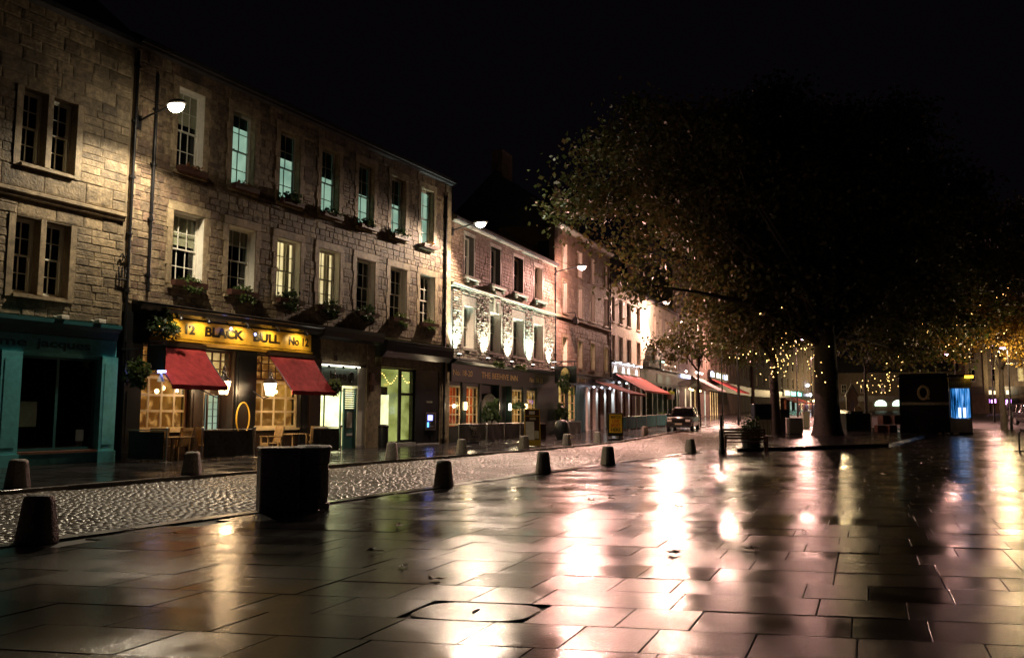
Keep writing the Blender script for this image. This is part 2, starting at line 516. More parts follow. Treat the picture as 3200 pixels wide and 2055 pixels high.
def kerb_run(name, s0, s1, tf, w, z0, z1, step=0.95):
    root = thing(name, None, None)
    root['kind'] = 'structure'
    rk = random.Random(5)
    s = s0
    n = 0
    rest = MB()
    while s < s1:
        l = step * rk.uniform(.8, 1.25)
        tgt = MB() if n < 70 else rest
        ta, tb = tf(s), tf(s + l)
        za, zb = zg(s), zg(s + l)
        c = .008; d = rk.uniform(-.004, .004)
        tgt.add([(s + .006, ta, za + z0), (s + l - .006, tb, zb + z0), (s + l - .006, tb + w, zb + z0), (s + .006, ta + w, za + z0),
                 (s + .006, ta, za + z1 - c), (s + l - .006, tb, zb + z1 - c), (s + l - .006, tb + w, zb + z1 - c), (s + .006, ta + w, za + z1 - c),
                 (s + .006 + c, ta + c, za + z1 + d), (s + l - .006 - c, tb + c, zb + z1 + d), (s + l - .006 - c, tb + w - c, zb + z1 + d), (s + .006 + c, ta + w - c, za + z1 + d)],
                [(0, 1, 5, 4), (1, 2, 6, 5), (2, 3, 7, 6), (3, 0, 4, 7), (4, 5, 9, 8), (5, 6, 10, 9), (6, 7, 11, 10), (7, 4, 8, 11), (8, 9, 10, 11)])
        if n < 70:
            tgt.build('kerbstone', K['kerb'], root)
        s += l; n += 1
    if rest.v:
        tag(rest.build('far_kerbstones', K['kerb'], root), kind='stuff')
    return root


kerb_run('kerb_by_square', 4, 95, near_kerb, .25, -.1, .012)
kerb_run('kerb_by_shops', 4, 120, far_kerb, .2, -.1, .085)


# slabs of the square (skewed courses), nearest ones single objects
def slab_mesh(c4, z, tilt, top_only=False):
    c = .007
    cx = sum(p[0] for p in c4) / 4; cy_ = sum(p[1] for p in c4) / 4
    def zz(p): return z + (p[0] - cx) * tilt[0] + (p[1] - cy_) * tilt[1]
    inn = [(p[0] + (cx - p[0]) * .008, p[1] + (cy_ - p[1]) * .008) for p in c4]
    vs = [(p[0], p[1], zz(p) - .03) for p in c4] + [(p[0], p[1], zz(p) - .004) for p in c4] + [(p[0], p[1], zz(p)) for p in inn]
    fs = [(8, 9, 10, 11)]
    for i in range(4):
        j = (i + 1) % 4
        fs.append((i, j, 4 + j, 4 + i)); fs.append((4 + i, 4 + j, 8 + j, 8 + i))
    return vs, fs


e1 = Vector((math.cos(R(5.5)), math.sin(R(5.5)))); e2 = Vector((math.cos(R(-71)), math.sin(R(-71))))
rs = random.Random(11)
slabs = []
COVER = Vector((6.06, 3.12))
for i in range(-12, 118):
    w = .68
    bpos = -14 + rs.random()
    while bpos < 40:
        ln = rs.choice([.55, .7, .7, .85, 1.0, 1.15])
        o0 = e1 * (i * w) + e2 * (bpos - 4)
        g = .005
        c4 = [o0 + e1 * g + e2 * g, o0 + e1 * (w - g) + e2 * g, o0 + e1 * (w - g) + e2 * (ln - g), o0 + e1 * g + e2 * (ln - g)]
        ctr = (c4[0] + c4[2]) / 2
        bpos += ln
        if ctr.x < 1.5 or ctr.x > 74 or ctr.y < -34 or ctr.y > near_kerb(ctr.x) - .06:
            continue
        c4 = [(p.x, min(p.y, near_kerb(p.x) - .03)) for p in c4]
        slabs.append((ctr.length, ctr, [(p[0], p[1]) for p in c4]))
cov = min(slabs, key=lambda q: (q[1] - COVER).length)
slabs.remove(cov)
vis = sorted([s for s in slabs if in_view((s[1].x, s[1].y, 0), 1.08)], key=lambda s: s[0])
near_ids = set(id(s) for s in vis[:300])
rest = MB()
for s in slabs:
    c4 = s[2][::-1]
    z = zg(s[1].x) + rs.uniform(-.003, .003)
    tilt = (rs.gauss(0, .0013) + (.02 if s[1].x > 45 else 0), rs.gauss(0, .0013))
    vs, fs = slab_mesh(c4, z, tilt)
    if id(s) in near_ids:
        b = MB(); b.add(vs, fs); b.build('paving_slab', K['slab'], square)
    else:
        rest.add(vs, fs)
tag(rest.build('far_paving_slabs', K['slab'], square), kind='stuff')

# sunken round-cornered inspection cover in the paving
cc = cov[1]
cq = [Vector(p) for p in cov[2]]
h1 = (cq[1] - cq[0]) / 2; h2 = (cq[3] - cq[0]) / 2
cv = thing('inspection_cover', 'worn stone inspection cover sunk in the nearest paving with a dark curved gap', 'cover', (cc.x, cc.y, 0))
pts = []
for k in range(36):
    a = 2 * math.pi * k / 36
    q = lambda v: math.copysign(abs(v) ** .6, v)
    d = h1 * q(math.cos(a)) * .975 + h2 * q(math.sin(a)) * .975
    pts.append((d.x, d.y))
if (h1.x * h2.y - h1.y * h2.x) < 0:
    pts = pts[::-1]
b = MB()
vs = [(x, y, -.03) for x, y in pts] + [(x, y, -.006) for x, y in pts] + [(x * .97, y * .97, -.001) for x, y in pts]
fs = [tuple(range(72, 108))]
for k in range(36):
    j = (k + 1) % 36
    fs += [(k, j, 36 + j, 36 + k), (36 + k, 36 + j, 72 + j, 72 + k)]
b.add(vs, fs); b.build('plate', K['slab'], cv)
b = MB(); b.tube([(-.05, 0, .0), (.05, .01, .0)], .012, 6); b.build('lifting_key_slot', K['iron'], cv)

# setts of the road: domed granite blocks, one mass
rw = np.random.RandomState(4)
V, F = [], []
n = 0
rows = int((62 - 4) / .125)
for i in range(rows):
    s = 4 + i * .125
    t = near_kerb(s) + .28 - rw.rand() * .18
    tend = far_kerb(s) - .03
    while t < tend:
        w = .15 + rw.rand() * .1
        t1 = min(t + w, tend)
        ta = max(t, near_kerb(s) + .27)
        if t1 - ta > .05:
            g = .007
            a, c, d0, d1 = s + g, s + .125 - g, ta + g, t1 - g
            h = rw.rand(4) * .007 + rw.rand() * .012 - .01 + zg(s) + .012 * math.sin(s * .9 + .4 * ta) * math.sin(ta * 1.7) + .008 * math.sin(s * 2.3 - ta)
            ins = .022
            V += [(a, d0, h[0] - .016), (c, d0, h[1] - .016), (c, d1, h[2] - .016), (a, d1, h[3] - .016),
                  (a + ins, d0 + ins, h[0] + .004), (c - ins, d0 + ins, h[1] + .004), (c - ins, d1 - ins, h[2] + .004), (a + ins, d1 - ins, h[3] + .004)]
            F += [(n, n + 1, n + 5, n + 4), (n + 1, n + 2, n + 6, n + 5), (n + 2, n + 3, n + 7, n + 6), (n + 3, n, n + 4, n + 7), (n + 4, n + 5, n + 6, n + 7)]
            n += 8
        t = t1
me = big_mesh('road_setts', np.array(V), np.array(F), K['sett'])
tag(link('road_setts', me, road), kind='stuff')

# raised terrace round the big tree, with kerb edge
TERR = [(36.6, 8.6), (46.5, 3.4), (58, 2.2), (66, 6.5), (70, 11.2), (56, 10.6), (42, 9.9)]
b = MB()
nv = len(TERR)
for k in range(1):
    vs = [(x, y, zg(x) - .05) for x, y in TERR] + [(x, y, zg(x) + .15) for x, y in TERR]
    cxy = (sum(p[0] for p in TERR) / nv, sum(p[1] for p in TERR) / nv)
    vs += [(x + (cxy[0] - x) * .012, y + (cxy[1] - y) * .012, zg(x) + .16) for x, y in TERR]
    fs = [tuple(range(3 * nv - 1, 2 * nv - 1, -1))]
    for i in range(nv):
        j = (i + 1) % nv
        fs += [(i, nv + i, nv + j, j), (nv + i, 2 * nv + i, 2 * nv + j, nv + j)]
    b.add(vs, fs)
tag(b.build('terrace_ground', K['pavement']), kind='structure')

# ------------------------------------------------------------------ building helpers
BLOCKS = {}


def block_meshes(mat):
    """a few chamfered, slightly irregular unit blocks: x 0..1, z 0..1, face towards -y"""
    if mat.name in BLOCKS:
        return BLOCKS[mat.name]
    out = []
    rr = random.Random(2)
    for k in range(5):
        j = lambda a: rr.uniform(-a, a)
        ci, cz = .06, .09
        o = [(0 + abs(j(.015)), 0 + abs(j(.03))), (1 - abs(j(.015)), 0 + abs(j(.03))), (1 - abs(j(.015)), 1 - abs(j(.03))), (0 + abs(j(.015)), 1 - abs(j(.03)))]
        sg = [(1, 1), (-1, 1), (-1, -1), (1, -1)]
        vs = [(x, 0, z) for x, z in o] + [(x, -.55, z) for x, z in o]
        vs += [(o[i][0] + sg[i][0] * (ci + j(.03)), -1 + j(.2), o[i][1] + sg[i][1] * (cz + j(.04))) for i in range(4)]
        fs = [(8, 9, 10, 11)]
        for i in range(4):
            q = (i + 1) % 4
            fs += [(i, q, 4 + q, 4 + i), (4 + i, 4 + q, 8 + q, 8 + i)]
        b = MB(); b.add(vs, fs)
        out.append((b.mesh('stone_block', mat), vs, fs))
    BLOCKS[mat.name] = out
    return out


def free_spans(l0, l1, za, zb, holes):
    sp = [(l0, l1)]
    for h in holes:
        if h[3] > za + 1e-4 and h[2] < zb - 1e-4:
            ns = []
            for a, c in sp:
                if h[1] <= a or h[0] >= c:
                    ns.append((a, c))
                else:
                    if h[0] > a: ns.append((a, h[0]))
                    if h[1] < c: ns.append((h[1], c))
            sp = ns
    return [s for s in sp if s[1] - s[0] > .03]


def masonry(root, l0, l1, z0, z1, holes, hr, wr, dep, mat, limit=300, seed=1, joint=.007, name='stone_block'):
    rr = random.Random(seed)
    bl = block_meshes(mat)
    edges = sorted(set([z0, z1] + [z for h in holes for z in (h[2], h[3]) if z0 < z < z1]))
    blocks = []
    for za, zb in zip(edges[:-1], edges[1:]):
        n = max(1, round((zb - za) / rr.uniform(*hr)))
        hs = [rr.uniform(.75, 1.3) for _ in range(n)]
        tot = sum(hs); z = za
        for h in hs:
            h = h / tot * (zb - za)
            for a, c in free_spans(l0, l1, z, z + h, holes):
                x = a
                while x < c - 1e-3:
                    w = rr.uniform(*wr) * (h / (sum(hr) / 2)) ** .4
                    if c - (x + w) < wr[0] * .6:
                        w = c - x
                    # now and then two thin stones instead of one
                    parts = [(z, h)]
                    if h > hr[0] * 1.1 and rr.random() < .22:
                        k = rr.uniform(.4, .6); parts = [(z, h * k), (z + h * k, h * (1 - k))]
                    for pz, ph in parts:
                        blocks.append((x + joint / 2, w - joint, pz + joint / 2, ph - joint, dep * rr.uniform(.55, 1.4), rr.randrange(len(bl)), rr.random() < .5))
                    x += w
            z += h
    mw = Matrix.Translation(root.location) @ Euler(root.rotation_euler).to_matrix().to_4x4()
    def key(q):
        p = mw @ Vector((q[0] + q[1] / 2, 0, q[2] + q[3] / 2))
        if not in_view(p, 1.0):
            return 1e9
        return (p - cam.location).length / math.sqrt(max(.01, q[1] * q[3]))
    order = sorted(range(len(blocks)), key=lambda i: key(blocks[i]))
    single = set(i for i in order[:limit] if key(blocks[i]) < 1e8)
    rest = MB()
    for i, (x, w, z, h, d, v, fl) in enumerate(blocks):
        me, vs, fs = bl[v]
        if i in single:
            link(name, me, root, (x, 0, z), 0, (w, d, h))
        else:
            rest.add([(x + q[0] * w, q[1] * d, z + q[2] * h) for q in vs], fs)
    if rest.v:
        tag(rest.build('other_stone_blocks', mat, root), kind='stuff')


def wall(root, name, l0, l1, z0, z1, holes, y0, y1, mat):
    xs = sorted(set([l0, l1] + [x for h in holes for x in h[:2] if l0 < x < l1]))
    zs = sorted(set([z0, z1] + [z for h in holes for z in h[2:4] if z0 < z < z1]))
    b = MB()
    for za, zb in zip(zs[:-1], zs[1:]):
        for a, c in free_spans(l0, l1, za, zb, holes):
            b.box(a, c, y0, y1, za, zb)
    return b.build(name, mat, root)


UNIT = MB().box(-.5, .5, -.5, .5, -.5, .5)
PANE_ME = {}


def pane(parent, x0, x1, z0, z1, y, mat, name='pane'):
    if mat.name not in PANE_ME:
        PANE_ME[mat.name] = UNIT.mesh('pane', mat)
    return link(name, PANE_ME[mat.name], parent, ((x0 + x1) / 2, y, (z0 + z1) / 2), 0, (x1 - x0, .006, z1 - z0))


def room(parent, x0, x1, z0, z1, y0, y1, mat, side=None, name='room'):
    b = MB()
    b.quad((x0, y1, z0), (x1, y1, z0), (x1, y1, z1), (x0, y1, z1))
    b.quad((x0, y0, z0), (x0, y1, z0), (x0, y1, z1), (x0, y0, z1))
    b.quad((x0, y0, z0), (x1, y0, z0), (x1, y1, z0), (x0, y1, z0))
    b.quad((x0, y0, z1), (x0, y1, z1), (x1, y1, z1), (x1, y0, z1))
    if side is None:
        b.quad((x1, y1, z0), (x1, y0, z0), (x1, y0, z1), (x1, y1, z1))
    o = b.build(name, mat, parent)
    if side is not None:
        c = MB(); c.quad((x1, y1, z0), (x1, y0, z0), (x1, y0, z1), (x1, y1, z1))
        c.build('room_partition', side, parent)
    return o


def glazed(root, name, x0, x1, z0, z1, cols, rows, y, mat, gmat=None, fw=.06, bw=.03, thick=.07, panes=True, pane_limit=99, colw=None, rowh=None):
    """framed glazing: frame and bars one mesh (the part), each pane a sub-part"""
    b = MB()
    b.box(x0, x0 + fw, y, y + thick, z0, z1); b.box(x1 - fw, x1, y, y + thick, z0, z1)
    b.box(x0 + fw, x1 - fw, y + .002, y + thick - .002, z0, z0 + fw); b.box(x0 + fw, x1 - fw, y + .002, y + thick - .002, z1 - fw, z1)
    ix0, ix1, iz0, iz1 = x0 + fw, x1 - fw, z0 + fw, z1 - fw
    cw = colw or [1.0] * cols; rh = rowh or [1.0] * rows
    xe = [ix0]; 
    for c in cw: xe.append(xe[-1] + c / sum(cw) * (ix1 - ix0))
    ze = [iz0]
    for r in rh: ze.append(ze[-1] + r / sum(rh) * (iz1 - iz0))
    for x in xe[1:-1]:
        b.box(x - bw / 2, x + bw / 2, y + .008, y + thick * .7, iz0, iz1)
    for i, z in enumerate(ze[1:-1]):
        for k in range(cols):
            b.box(xe[k] + (bw / 2 if k else 0), xe[k + 1] - (bw / 2 if k < cols - 1 else 0), y + .011, y + thick * .66, z - bw / 2, z + bw / 2)
    o = b.build(name, mat, root)
    if panes:
        for i in range(rows):
            for k in range(cols):
                pane(o, xe[k], xe[k + 1], ze[i], ze[i + 1], y + thick * .45, gmat or K['pane'])
    return o


def sash_window(root, x0, w, z0, h, cols, rows, dep, fm, rm, surround=None, jw=.2, lh=.3, lining=None, rside=None, blind=0.0, sill=None, split=.5, room_d=1.5, gmat=None, proud=.035, lower_raise=0):
    """a sash window set back in the wall: frame (part) > sashes, panes, sill, jambs, lintel, room"""
    x1, z1 = x0 + w, z0 + h
    b = MB()
    b.box(x0, x0 + .07, dep - .02, dep + .12, z0, z1); b.box(x1 - .07, x1, dep - .02, dep + .12, z0, z1)
    b.box(x0 + .07, x1 - .07, dep - .018, dep + .118, z1 - .07, z1); b.box(x0 + .07, x1 - .07, dep - .03, dep + .118, z0, z0 + .07)
    win = b.build('window', fm, root)
    zm = z0 + .07 + (h - .14) * split
    ru, rl = rows
    for (za, zb, y, nr) in ((zm, z1 - .07, dep, ru), (z0 + .07, zm + .04, dep + .045, rl)):
        s = MB()
        a, c = x0 + .07, x1 - .07
        t = .045
        s.box(a, a + t, y, y + .04, za, zb); s.box(c - t, c, y, y + .04, za, zb)
        s.box(a + t, c - t, y + .001, y + .039, za, za + t); s.box(a + t, c - t, y + .001, y + .039, zb - t, zb)
        xe = [a + t + (c - a - 2 * t) * k / cols for k in range(cols + 1)]
        ze = [za + t + (zb - za - 2 * t) * k / nr for k in range(nr + 1)]
        for x in xe[1:-1]:
            s.box(x - .014, x + .014, y + .004, y + .034, za + t, zb - t)
        for z in ze[1:-1]:
            for k in range(cols):
                s.box(xe[k] + (.014 if k else 0), xe[k + 1] - (.014 if k < cols - 1 else 0), y + .006, y + .032, z - .014, z + .014)
        s.build('sash', fm, win)
        for i in range(nr):
            for k in range(cols):
                pane(win, xe[k], xe[k + 1], ze[i], ze[i + 1], y + .02, gmat or K['pane'])
    if lining:
        l = MB()
        l.box(x1 - .025, x1 - .002, .0, dep - .022, z0 + .001, z1 - .001); l.box(x0 + .002, x0 + .025, .0, dep - .022, z0 + .001, z1 - .001)
        l.box(x0 + .025, x1 - .025, .001, dep - .024, z1 - .025, z1 - .002)
        l.build('reveal_lining', lining, win)
    if surround:
        for a, c in ((x0 - jw, x0 - .004), (x1 + .004, x1 + jw)):
            nb = max(3, int(h / .55)); zz = z0
            j = MB()
            for q in range(nb):
                e = (.07 if q % 2 else 0)
                aa, cc = (a - e, c) if c < x0 + .01 else (a, c + e)
                j.box(aa, cc, -proud, .3, zz + .004, zz + h / nb - .004); zz += h / nb
            j.build('jamb', surround, win)
        j = MB(); j.box(x0 - jw - .03, x1 + jw + .03, -proud - .006, .3, z1 + .004, z1 + lh); j.build('lintel', surround, win)
        j = MB(); j.prism([(-.10, z0 - .14), (dep - .03, z0 - .14), (dep - .03, z0 - .004), (-.10, z0 - .035)], 0, x0 - jw + .05, x1 + jw - .05)
        j.build('sill', sill or surround, win)
    if blind > 0:
        j = MB(); j.box(x0 + .08, x1 - .08, dep + .10, dep + .106, z1 - .07 - blind * (h - .14), z1 - .07); j.build('blind', K['blind'], win)
    room(win, x0 - .3, x1 + .3, z0 - .25, z1 + .15, dep + .13, dep + room_d, rm, rside)
    return win


LEAF = {}


def foliage_mesh(key, mat, n, sx, sy, sz, size, seed=0, dome=True):
    """loose leaves filling a mound"""
    if key in LEAF:
        return LEAF[key]
    r = np.random.RandomState(seed)
    d = r.normal(size=(n, 3)); d /= np.linalg.norm(d, axis=1)[:, None]
    rad = (.45 + .55 * r.rand(n))[:, None] * (1 + .25 * np.sin(d[:, :1] * 7 + seed) * np.cos(d[:, 1:2] * 6))
    c = d * rad * np.array([sx, sy, sz])
    if dome:
        c[:, 2] = np.abs(c[:, 2])
    V, F = leaf_quads(c, size, r)
    me = big_mesh(key, V, F, mat)
    LEAF[key] = me
    return me


def leaf_quads(c, size, r, down=0.3):
    n = len(c)
    u = r.normal(size=(n, 3)); u[:, 2] -= down
    u /= np.linalg.norm(u, axis=1)[:, None]
    w = r.normal(size=(n, 3)); w -= (w * u).sum(1)[:, None] * u
    w /= np.linalg.norm(w, axis=1)[:, None]
    s = (size * (.6 + .8 * r.rand(n)))[:, None]
    nn = np.cross(u, w)
    V = np.empty((n, 4, 3))
    V[:, 0] = c - u * s * .5
    V[:, 1] = c + w * s * .36 + nn * s * .12
    V[:, 2] = c + u * s * .6
    V[:, 3] = c - w * s * .36 + nn * s * .12
    F = np.arange(n * 4).reshape(n, 4)
    return V.reshape(-1, 3), F


def text(body, size, parent, loc, mat, extrude=.006, width=None, name='lettering', offset=0.0, align='CENTER', rx=90, rz=0, shear=0, rot=None, spacing=1.0, ysq=1.0):
    cu = bpy.data.curves.new('letters', 'FONT')
    cu.body = body; cu.size = size; cu.align_x = align; cu.align_y = 'CENTER'
    cu.extrude = extrude; cu.offset = offset; cu.shear = shear; cu.space_character = spacing
    cu.resolution_u = 3
    tmp = bpy.data.objects.new('letters', cu)
    COL.objects.link(tmp)
    dg = bpy.context.evaluated_depsgraph_get()
    me = bpy.data.meshes.new_from_object(tmp.evaluated_get(dg))
    bpy.data.objects.remove(tmp); bpy.data.curves.remove(cu)
    if width:
        xs = [v.co.x for v in me.vertices]
        k = width / (max(xs) - min(xs)); 
        for v in me.vertices: v.co.x *= k
    me.materials.clear(); me.materials.append(mat)
    o = bpy.data.objects.new(name, me); COL.objects.link(o)
    o.parent = parent; o.location = loc
    o.rotation_euler = rot or (R(rx), 0, R(rz))
    return o


def area(parent, loc, rot, sx, sy, power, color, spread=180, name='lamp_light'):
    d = bpy.data.lights.new(name, 'AREA'); d.shape = 'RECTANGLE'; d.size = sx; d.size_y = sy
    d.energy = power; d.color = color; d.spread = R(spread)
    o = bpy.data.objects.new(name, d); COL.objects.link(o); o.parent = parent; o.location = loc; o.rotation_euler = rot
    return o


def point(parent, loc, power, color, r=.05, name='bulb_light'):
    d = bpy.data.lights.new(name, 'POINT'); d.energy = power; d.color = color; d.shadow_soft_size = r
    o = bpy.data.objects.new(name, d); COL.objects.link(o); o.parent = parent; o.location = loc
    return o


def spot(parent, loc, direction, power, color, ang=60, blend=.6, r=.05, name='spot_light'):
    d = bpy.data.lights.new(name, 'SPOT'); d.energy = power; d.color = color; d.shadow_soft_size = r
    d.spot_size = R(ang); d.spot_blend = blend
    o = bpy.data.objects.new(name, d); COL.objects.link(o); o.parent = parent; o.location = loc
    o.rotation_euler = Vector(direction).to_track_quat('-Z', 'Y').to_euler()
    return o


def marks(parent, x0, x1, z0, z1, y, mat, n, seed=1, gap=.35, name='lettering_strokes', split=1):
    """illegible lettering: a row of uneven upright strokes, one small part per word"""
    r = random.Random(seed)
    for w in range(split):
        a = x0 + (x1 - x0) * w / split; c = x0 + (x1 - x0) * (w + .86) / split
        b = MB(); st = (c - a) / n
        for k in range(n):
            q = a + st * k; e = q + st * (1 - gap) * r.uniform(.6, 1)
            hh = (z1 - z0) * r.uniform(.75, 1)
            b.box(q, e, y - .006, y, z0, z0 + hh)
        b.build(name, mat, parent)


ORD = ['first', 'second', 'third', 'fourth', 'fifth', 'sixth', 'seventh', 'eighth', 'ninth', 'tenth', 'eleventh', 'twelfth']


def rebase(root, ox):
    for c in root.children:
        c.location.x -= ox
    a = root.rotation_euler.z
    root.location.x += ox * math.cos(a); root.location.y += ox * math.sin(a)


def expand(h, jw, lh, sill=.14):
    return (h[0] - jw, h[1] + jw, h[2] - sill, h[3] + lh)


def roof(root, l0, l1, z, depth, rise, chimneys=()):
    b = MB()
    b.prism([(-.35, z), (depth / 2, z + rise), (depth, z), (depth, z - .15), (-.35, z - .15)], 0, l0, l1)
    r = b.build('roof', K['slate'], root)
    for x in chimneys:
        c = MB(); c.box(x - .9, x + .9, depth / 2 - .4, depth / 2 + .4, z + rise - .8, z + rise + 1.6)
        ch = c.build('chimney', K['far_stone'], r)
    g = MB()
    g.box(l0 + .01, l1 - .01, 4.2, depth - .2, -.1, z - .16)
    g.build('rear_body', K['mortar3'], root)


def drainpipe(root, x, z0, z1, y=-.09, r=.055, mat=None):
    b = MB()
    b.tube([(x, y, z0), (x, y, z1)], r, 10)
    z = z0 + .5
    while z < z1:
        b.box(x - .1, x + .1, y - .02, 0, z - .03, z + .03); b.tube([(x, y, z - .06), (x, y, z + .06)], r * 1.35, 10); z += 1.8
    return b.build('drainpipe', mat or K['iron'], root, smooth=True)


# ================================================================== building with the teal shop
b1 = thing('stone_tenement', 'tan ashlar tenement with paired sash windows above the teal shopfront', 'building', (0, 22.8, 0))
pairs = [(13.80, .72), (14.69, .74)]
holes, mh = [], []
for z0, h in ((4.82, 2.13), (8.47, 2.12)):
    holes += [(x, x + w, z0, z0 + h) for x, w in pairs]
    mh.append((13.80 - .19, 15.43 + .19, z0 - .14, z0 + h + .03))
wall(b1, 'wall', 8, 17.27, 3.98, 13.2, holes, 0.0, .4, K['mortar'])
for z0, h in ((4.82, 2.13), (8.47, 2.12)):
    for (x, w) in pairs:
        sash_window(b1, x, w, z0, h, 2, (2, 2), .3, K['white_paint'], K['dark_room'])
    b = MB()
    b.box(13.61, 13.796, -.045, .3, z0 - .13, z0 + h + .02); b.box(14.524, 14.686, -.035, .3, z0 - .0, z0 + h + .02); b.box(15.434, 15.62, -.045, .3, z0 - .13, z0 + h + .02)
    b.build('window_margin', K['dressed'], b1)
    b = MB(); b.prism([(-.12, z0 - .13), (.27, z0 - .13), (.27, z0 - .003), (-.12, z0 - .05)], 0, 13.80, 15.43); b.build('sill', K['dressed'], b1)
masonry(b1, 8, 17.2, 4.2, 7.42, mh, (.22, .34), (.35, .95), .02, K['stone_b1'], limit=150, seed=21)
masonry(b1, 8, 17.2, 7.72, 13.1, mh, (.28, .42), (.45, 1.1), .02, K['stone_b1'], limit=150, seed=22)
b = MB()
b.prism([(0, 7.42), (-.10, 7.46), (-.10, 7.55), (-.16, 7.58), (-.16, 7.66), (-.05, 7.70), (0, 7.70)], 0, 8, 17.16)
b.build('string_course', K['dressed'], b1)
drainpipe(b1, 17.36, 3.0, 13, -.07, .05)
roof(b1, 8, 17.26, 13.2, 9, 4, (15.5,))
# teal shopfront
b = MB()
b.prism([(0, 4.19), (-.34, 4.16), (-.34, 4.05), (-.22, 3.92), (-.16, 3.72), (0, 3.70)], 0, 9, 17.06); b.build('shop_cornice', K['teal_dark'], b1)
b = MB(); b.box(9, 17.04, -.15, .25, 3.20, 3.70); fas = b.build('shop_fascia', K['teal_paint'], b1)
text('me', .34, fas, (13.85, -.153, 3.46), K['teal_dark'], width=.75, offset=.006)
text('jacques', .34, fas, (15.35, -.153, 3.47), K['teal_dark'], width=1.65, offset=.006)
for a, c in ((9.6, 10.1), (13.55, 14.12), (16.55, 17.08)):
    b = MB(); b.box(a, c, -.2, .25, 0.42, 3.199); b.box(a + .09, c - .09, -.215, -.19, .6, 3.0); b.box(a - .03, c + .03, -.24, .25, -.02, .42); b.build('pilaster', K['teal_paint'], b1)
b = MB(); b.box(14.12, 16.55, -.10, .3, -.02, .40); b.box(15.1, 15.4, -.106, -.09, .14, .26); b.build('stall_riser', K['teal_paint'], b1)
b = MB(); b.box(14.12, 16.55, -.18, .3, .40, .47); b.build('shop_sill', K['wood_crate'], b1)
glazed(b1, 'shop_window', 14.13, 16.54, .48, 3.12, 2, 1, .05, K['teal_dark'], K['pane_dark'], fw=.07, bw=.08)
b = MB(); b.box(14.12, 16.55, -.06, .2, 3.12, 3.198); b.build('window_head', K['teal_paint'], b1)
wd = MB(); wd.box(14.2, 16.5, .5, .9, .45, .75); wd.build('window_display_shelf', K['wood_crate'], b1)
b = MB(); b.box(14.26, 14.82, .13, .14, 1.15, 1.85); b.build('window_notice', K['notice'], b1)
b = MB(); b.box(16.05, 16.30, .14, .15, .72, 1.05); b.build('window_card', K['paper'], b1)
room(b1, 14.1, 16.6, .4, 3.2, .2, 2.2, K['dark_room'], name='shop_interior')
b = MB(); b.box(10.1, 13.55, -.02, .3, -.02, 3.2); b.build('shop_shutter', K['teal_dark'], b1)
# goods hanging in the dark window
for (x, z, r_) in ((14.95, 2.35, .09), (15.3, 2.5, .06), (15.6, 2.2, .13), (15.9, 1.5, .1)):
    b = MB(); b.lathe([(.01, r_ * 1.6), (r_ * .5, r_), (r_, 0), (r_ * .6, -r_ * .8), (.01, -r_)], 10, (x, .6, z)); b.tube([(x, .6, z + r_ * 1.5), (x, .6, 3.15)], .006, 4); b.build('hanging_ornament', K['wood_crate'], b1, smooth=True)
for x in (15.06, 16.23):
    b = MB(); b.cbox(x - .12, x + .12, -.55, -.33, 4.17, 4.27); b.tube([(x, -.33, 4.2), (x, 0, 4.28)], .02, 6); b.build('sign_floodlight', K['white_paint'], b1)
# wrought iron letters on the wall by the corner
b = MB()
for q in range(3):
    b.tube([(17.02 + q * .11, -.1, 5.62 + .04 * q), (17.02 + q * .11, -.1, 6.0)], .028, 6)
b.tube([(17.0, -.1, 5.6), (17.28, -.1, 5.62)], .028, 6)
b.tube([(17.04, -.1, 6.32), (17.12, -.1, 6.42), (17.18, -.1, 6.3), (17.26, -.1, 6.42), (17.3, -.1, 6.25)], .026, 6); b.tube([(17.13, 0, 6.2), (17.13, -.1, 6.2), (17.13, -.1, 6.35)], .02, 6); b.tube([(17.13, 0, 5.7), (17.13, -.1, 5.7)], .02, 6)
b.build('iron_ornament', K['iron'], b1)
rebase(b1, 8)

# ================================================================== long pub building
b2 = thing('pub_building', 'long sandstone building with seven windows a floor above the gold pub sign', 'building', (0, 22.8, 0))
LX = [19.02, 21.42, 23.83, 26.22, 28.62, 31.03, 33.43]
holes, mh = [], []
for i, x in enumerate(LX):
    holes += [(x, x + 1.30, 5.76, 8.22), (x, x + 1.12, 9.6, 12.45)]
    mh += [(x - .23, x + 1.30 + .23, 5.62, 8.53), (x - .23, x + 1.12 + .23, 9.46, 12.73)]
wall(b2, 'wall', 17.3, 36.15, 4.95, 13.3, holes, 0, .4, K['mortar'])
lowroom = ['dark_room', 'dark_room', 'room_cream', 'room_cream', 'dark_room', 'dark_room', 'dark_room']
for i, x in enumerate(LX):
    sash_window(b2, x, 1.30, 5.76, 2.46, 3, (2, 2), .28, K['white_paint'], K[lowroom[i]], K['dressed'], lining=K['white_paint'], blind=(.43 if i == 0 else .26 if i == 1 else 0))
    sash_window(b2, x, 1.12, 9.6, 2.85, 3 if i == 0 else 2, (2, 2), .25, K['white_paint'], K['dark_room'] if i == 0 else K['room_teal'], K['dressed'], lining=K['white_paint'] if i == 0 else K['dressed'], rside=None if i == 0 else K['room_teal2'], blind=.4 if i == 0 else 0, room_d=2.6)
rv = random.Random(12)
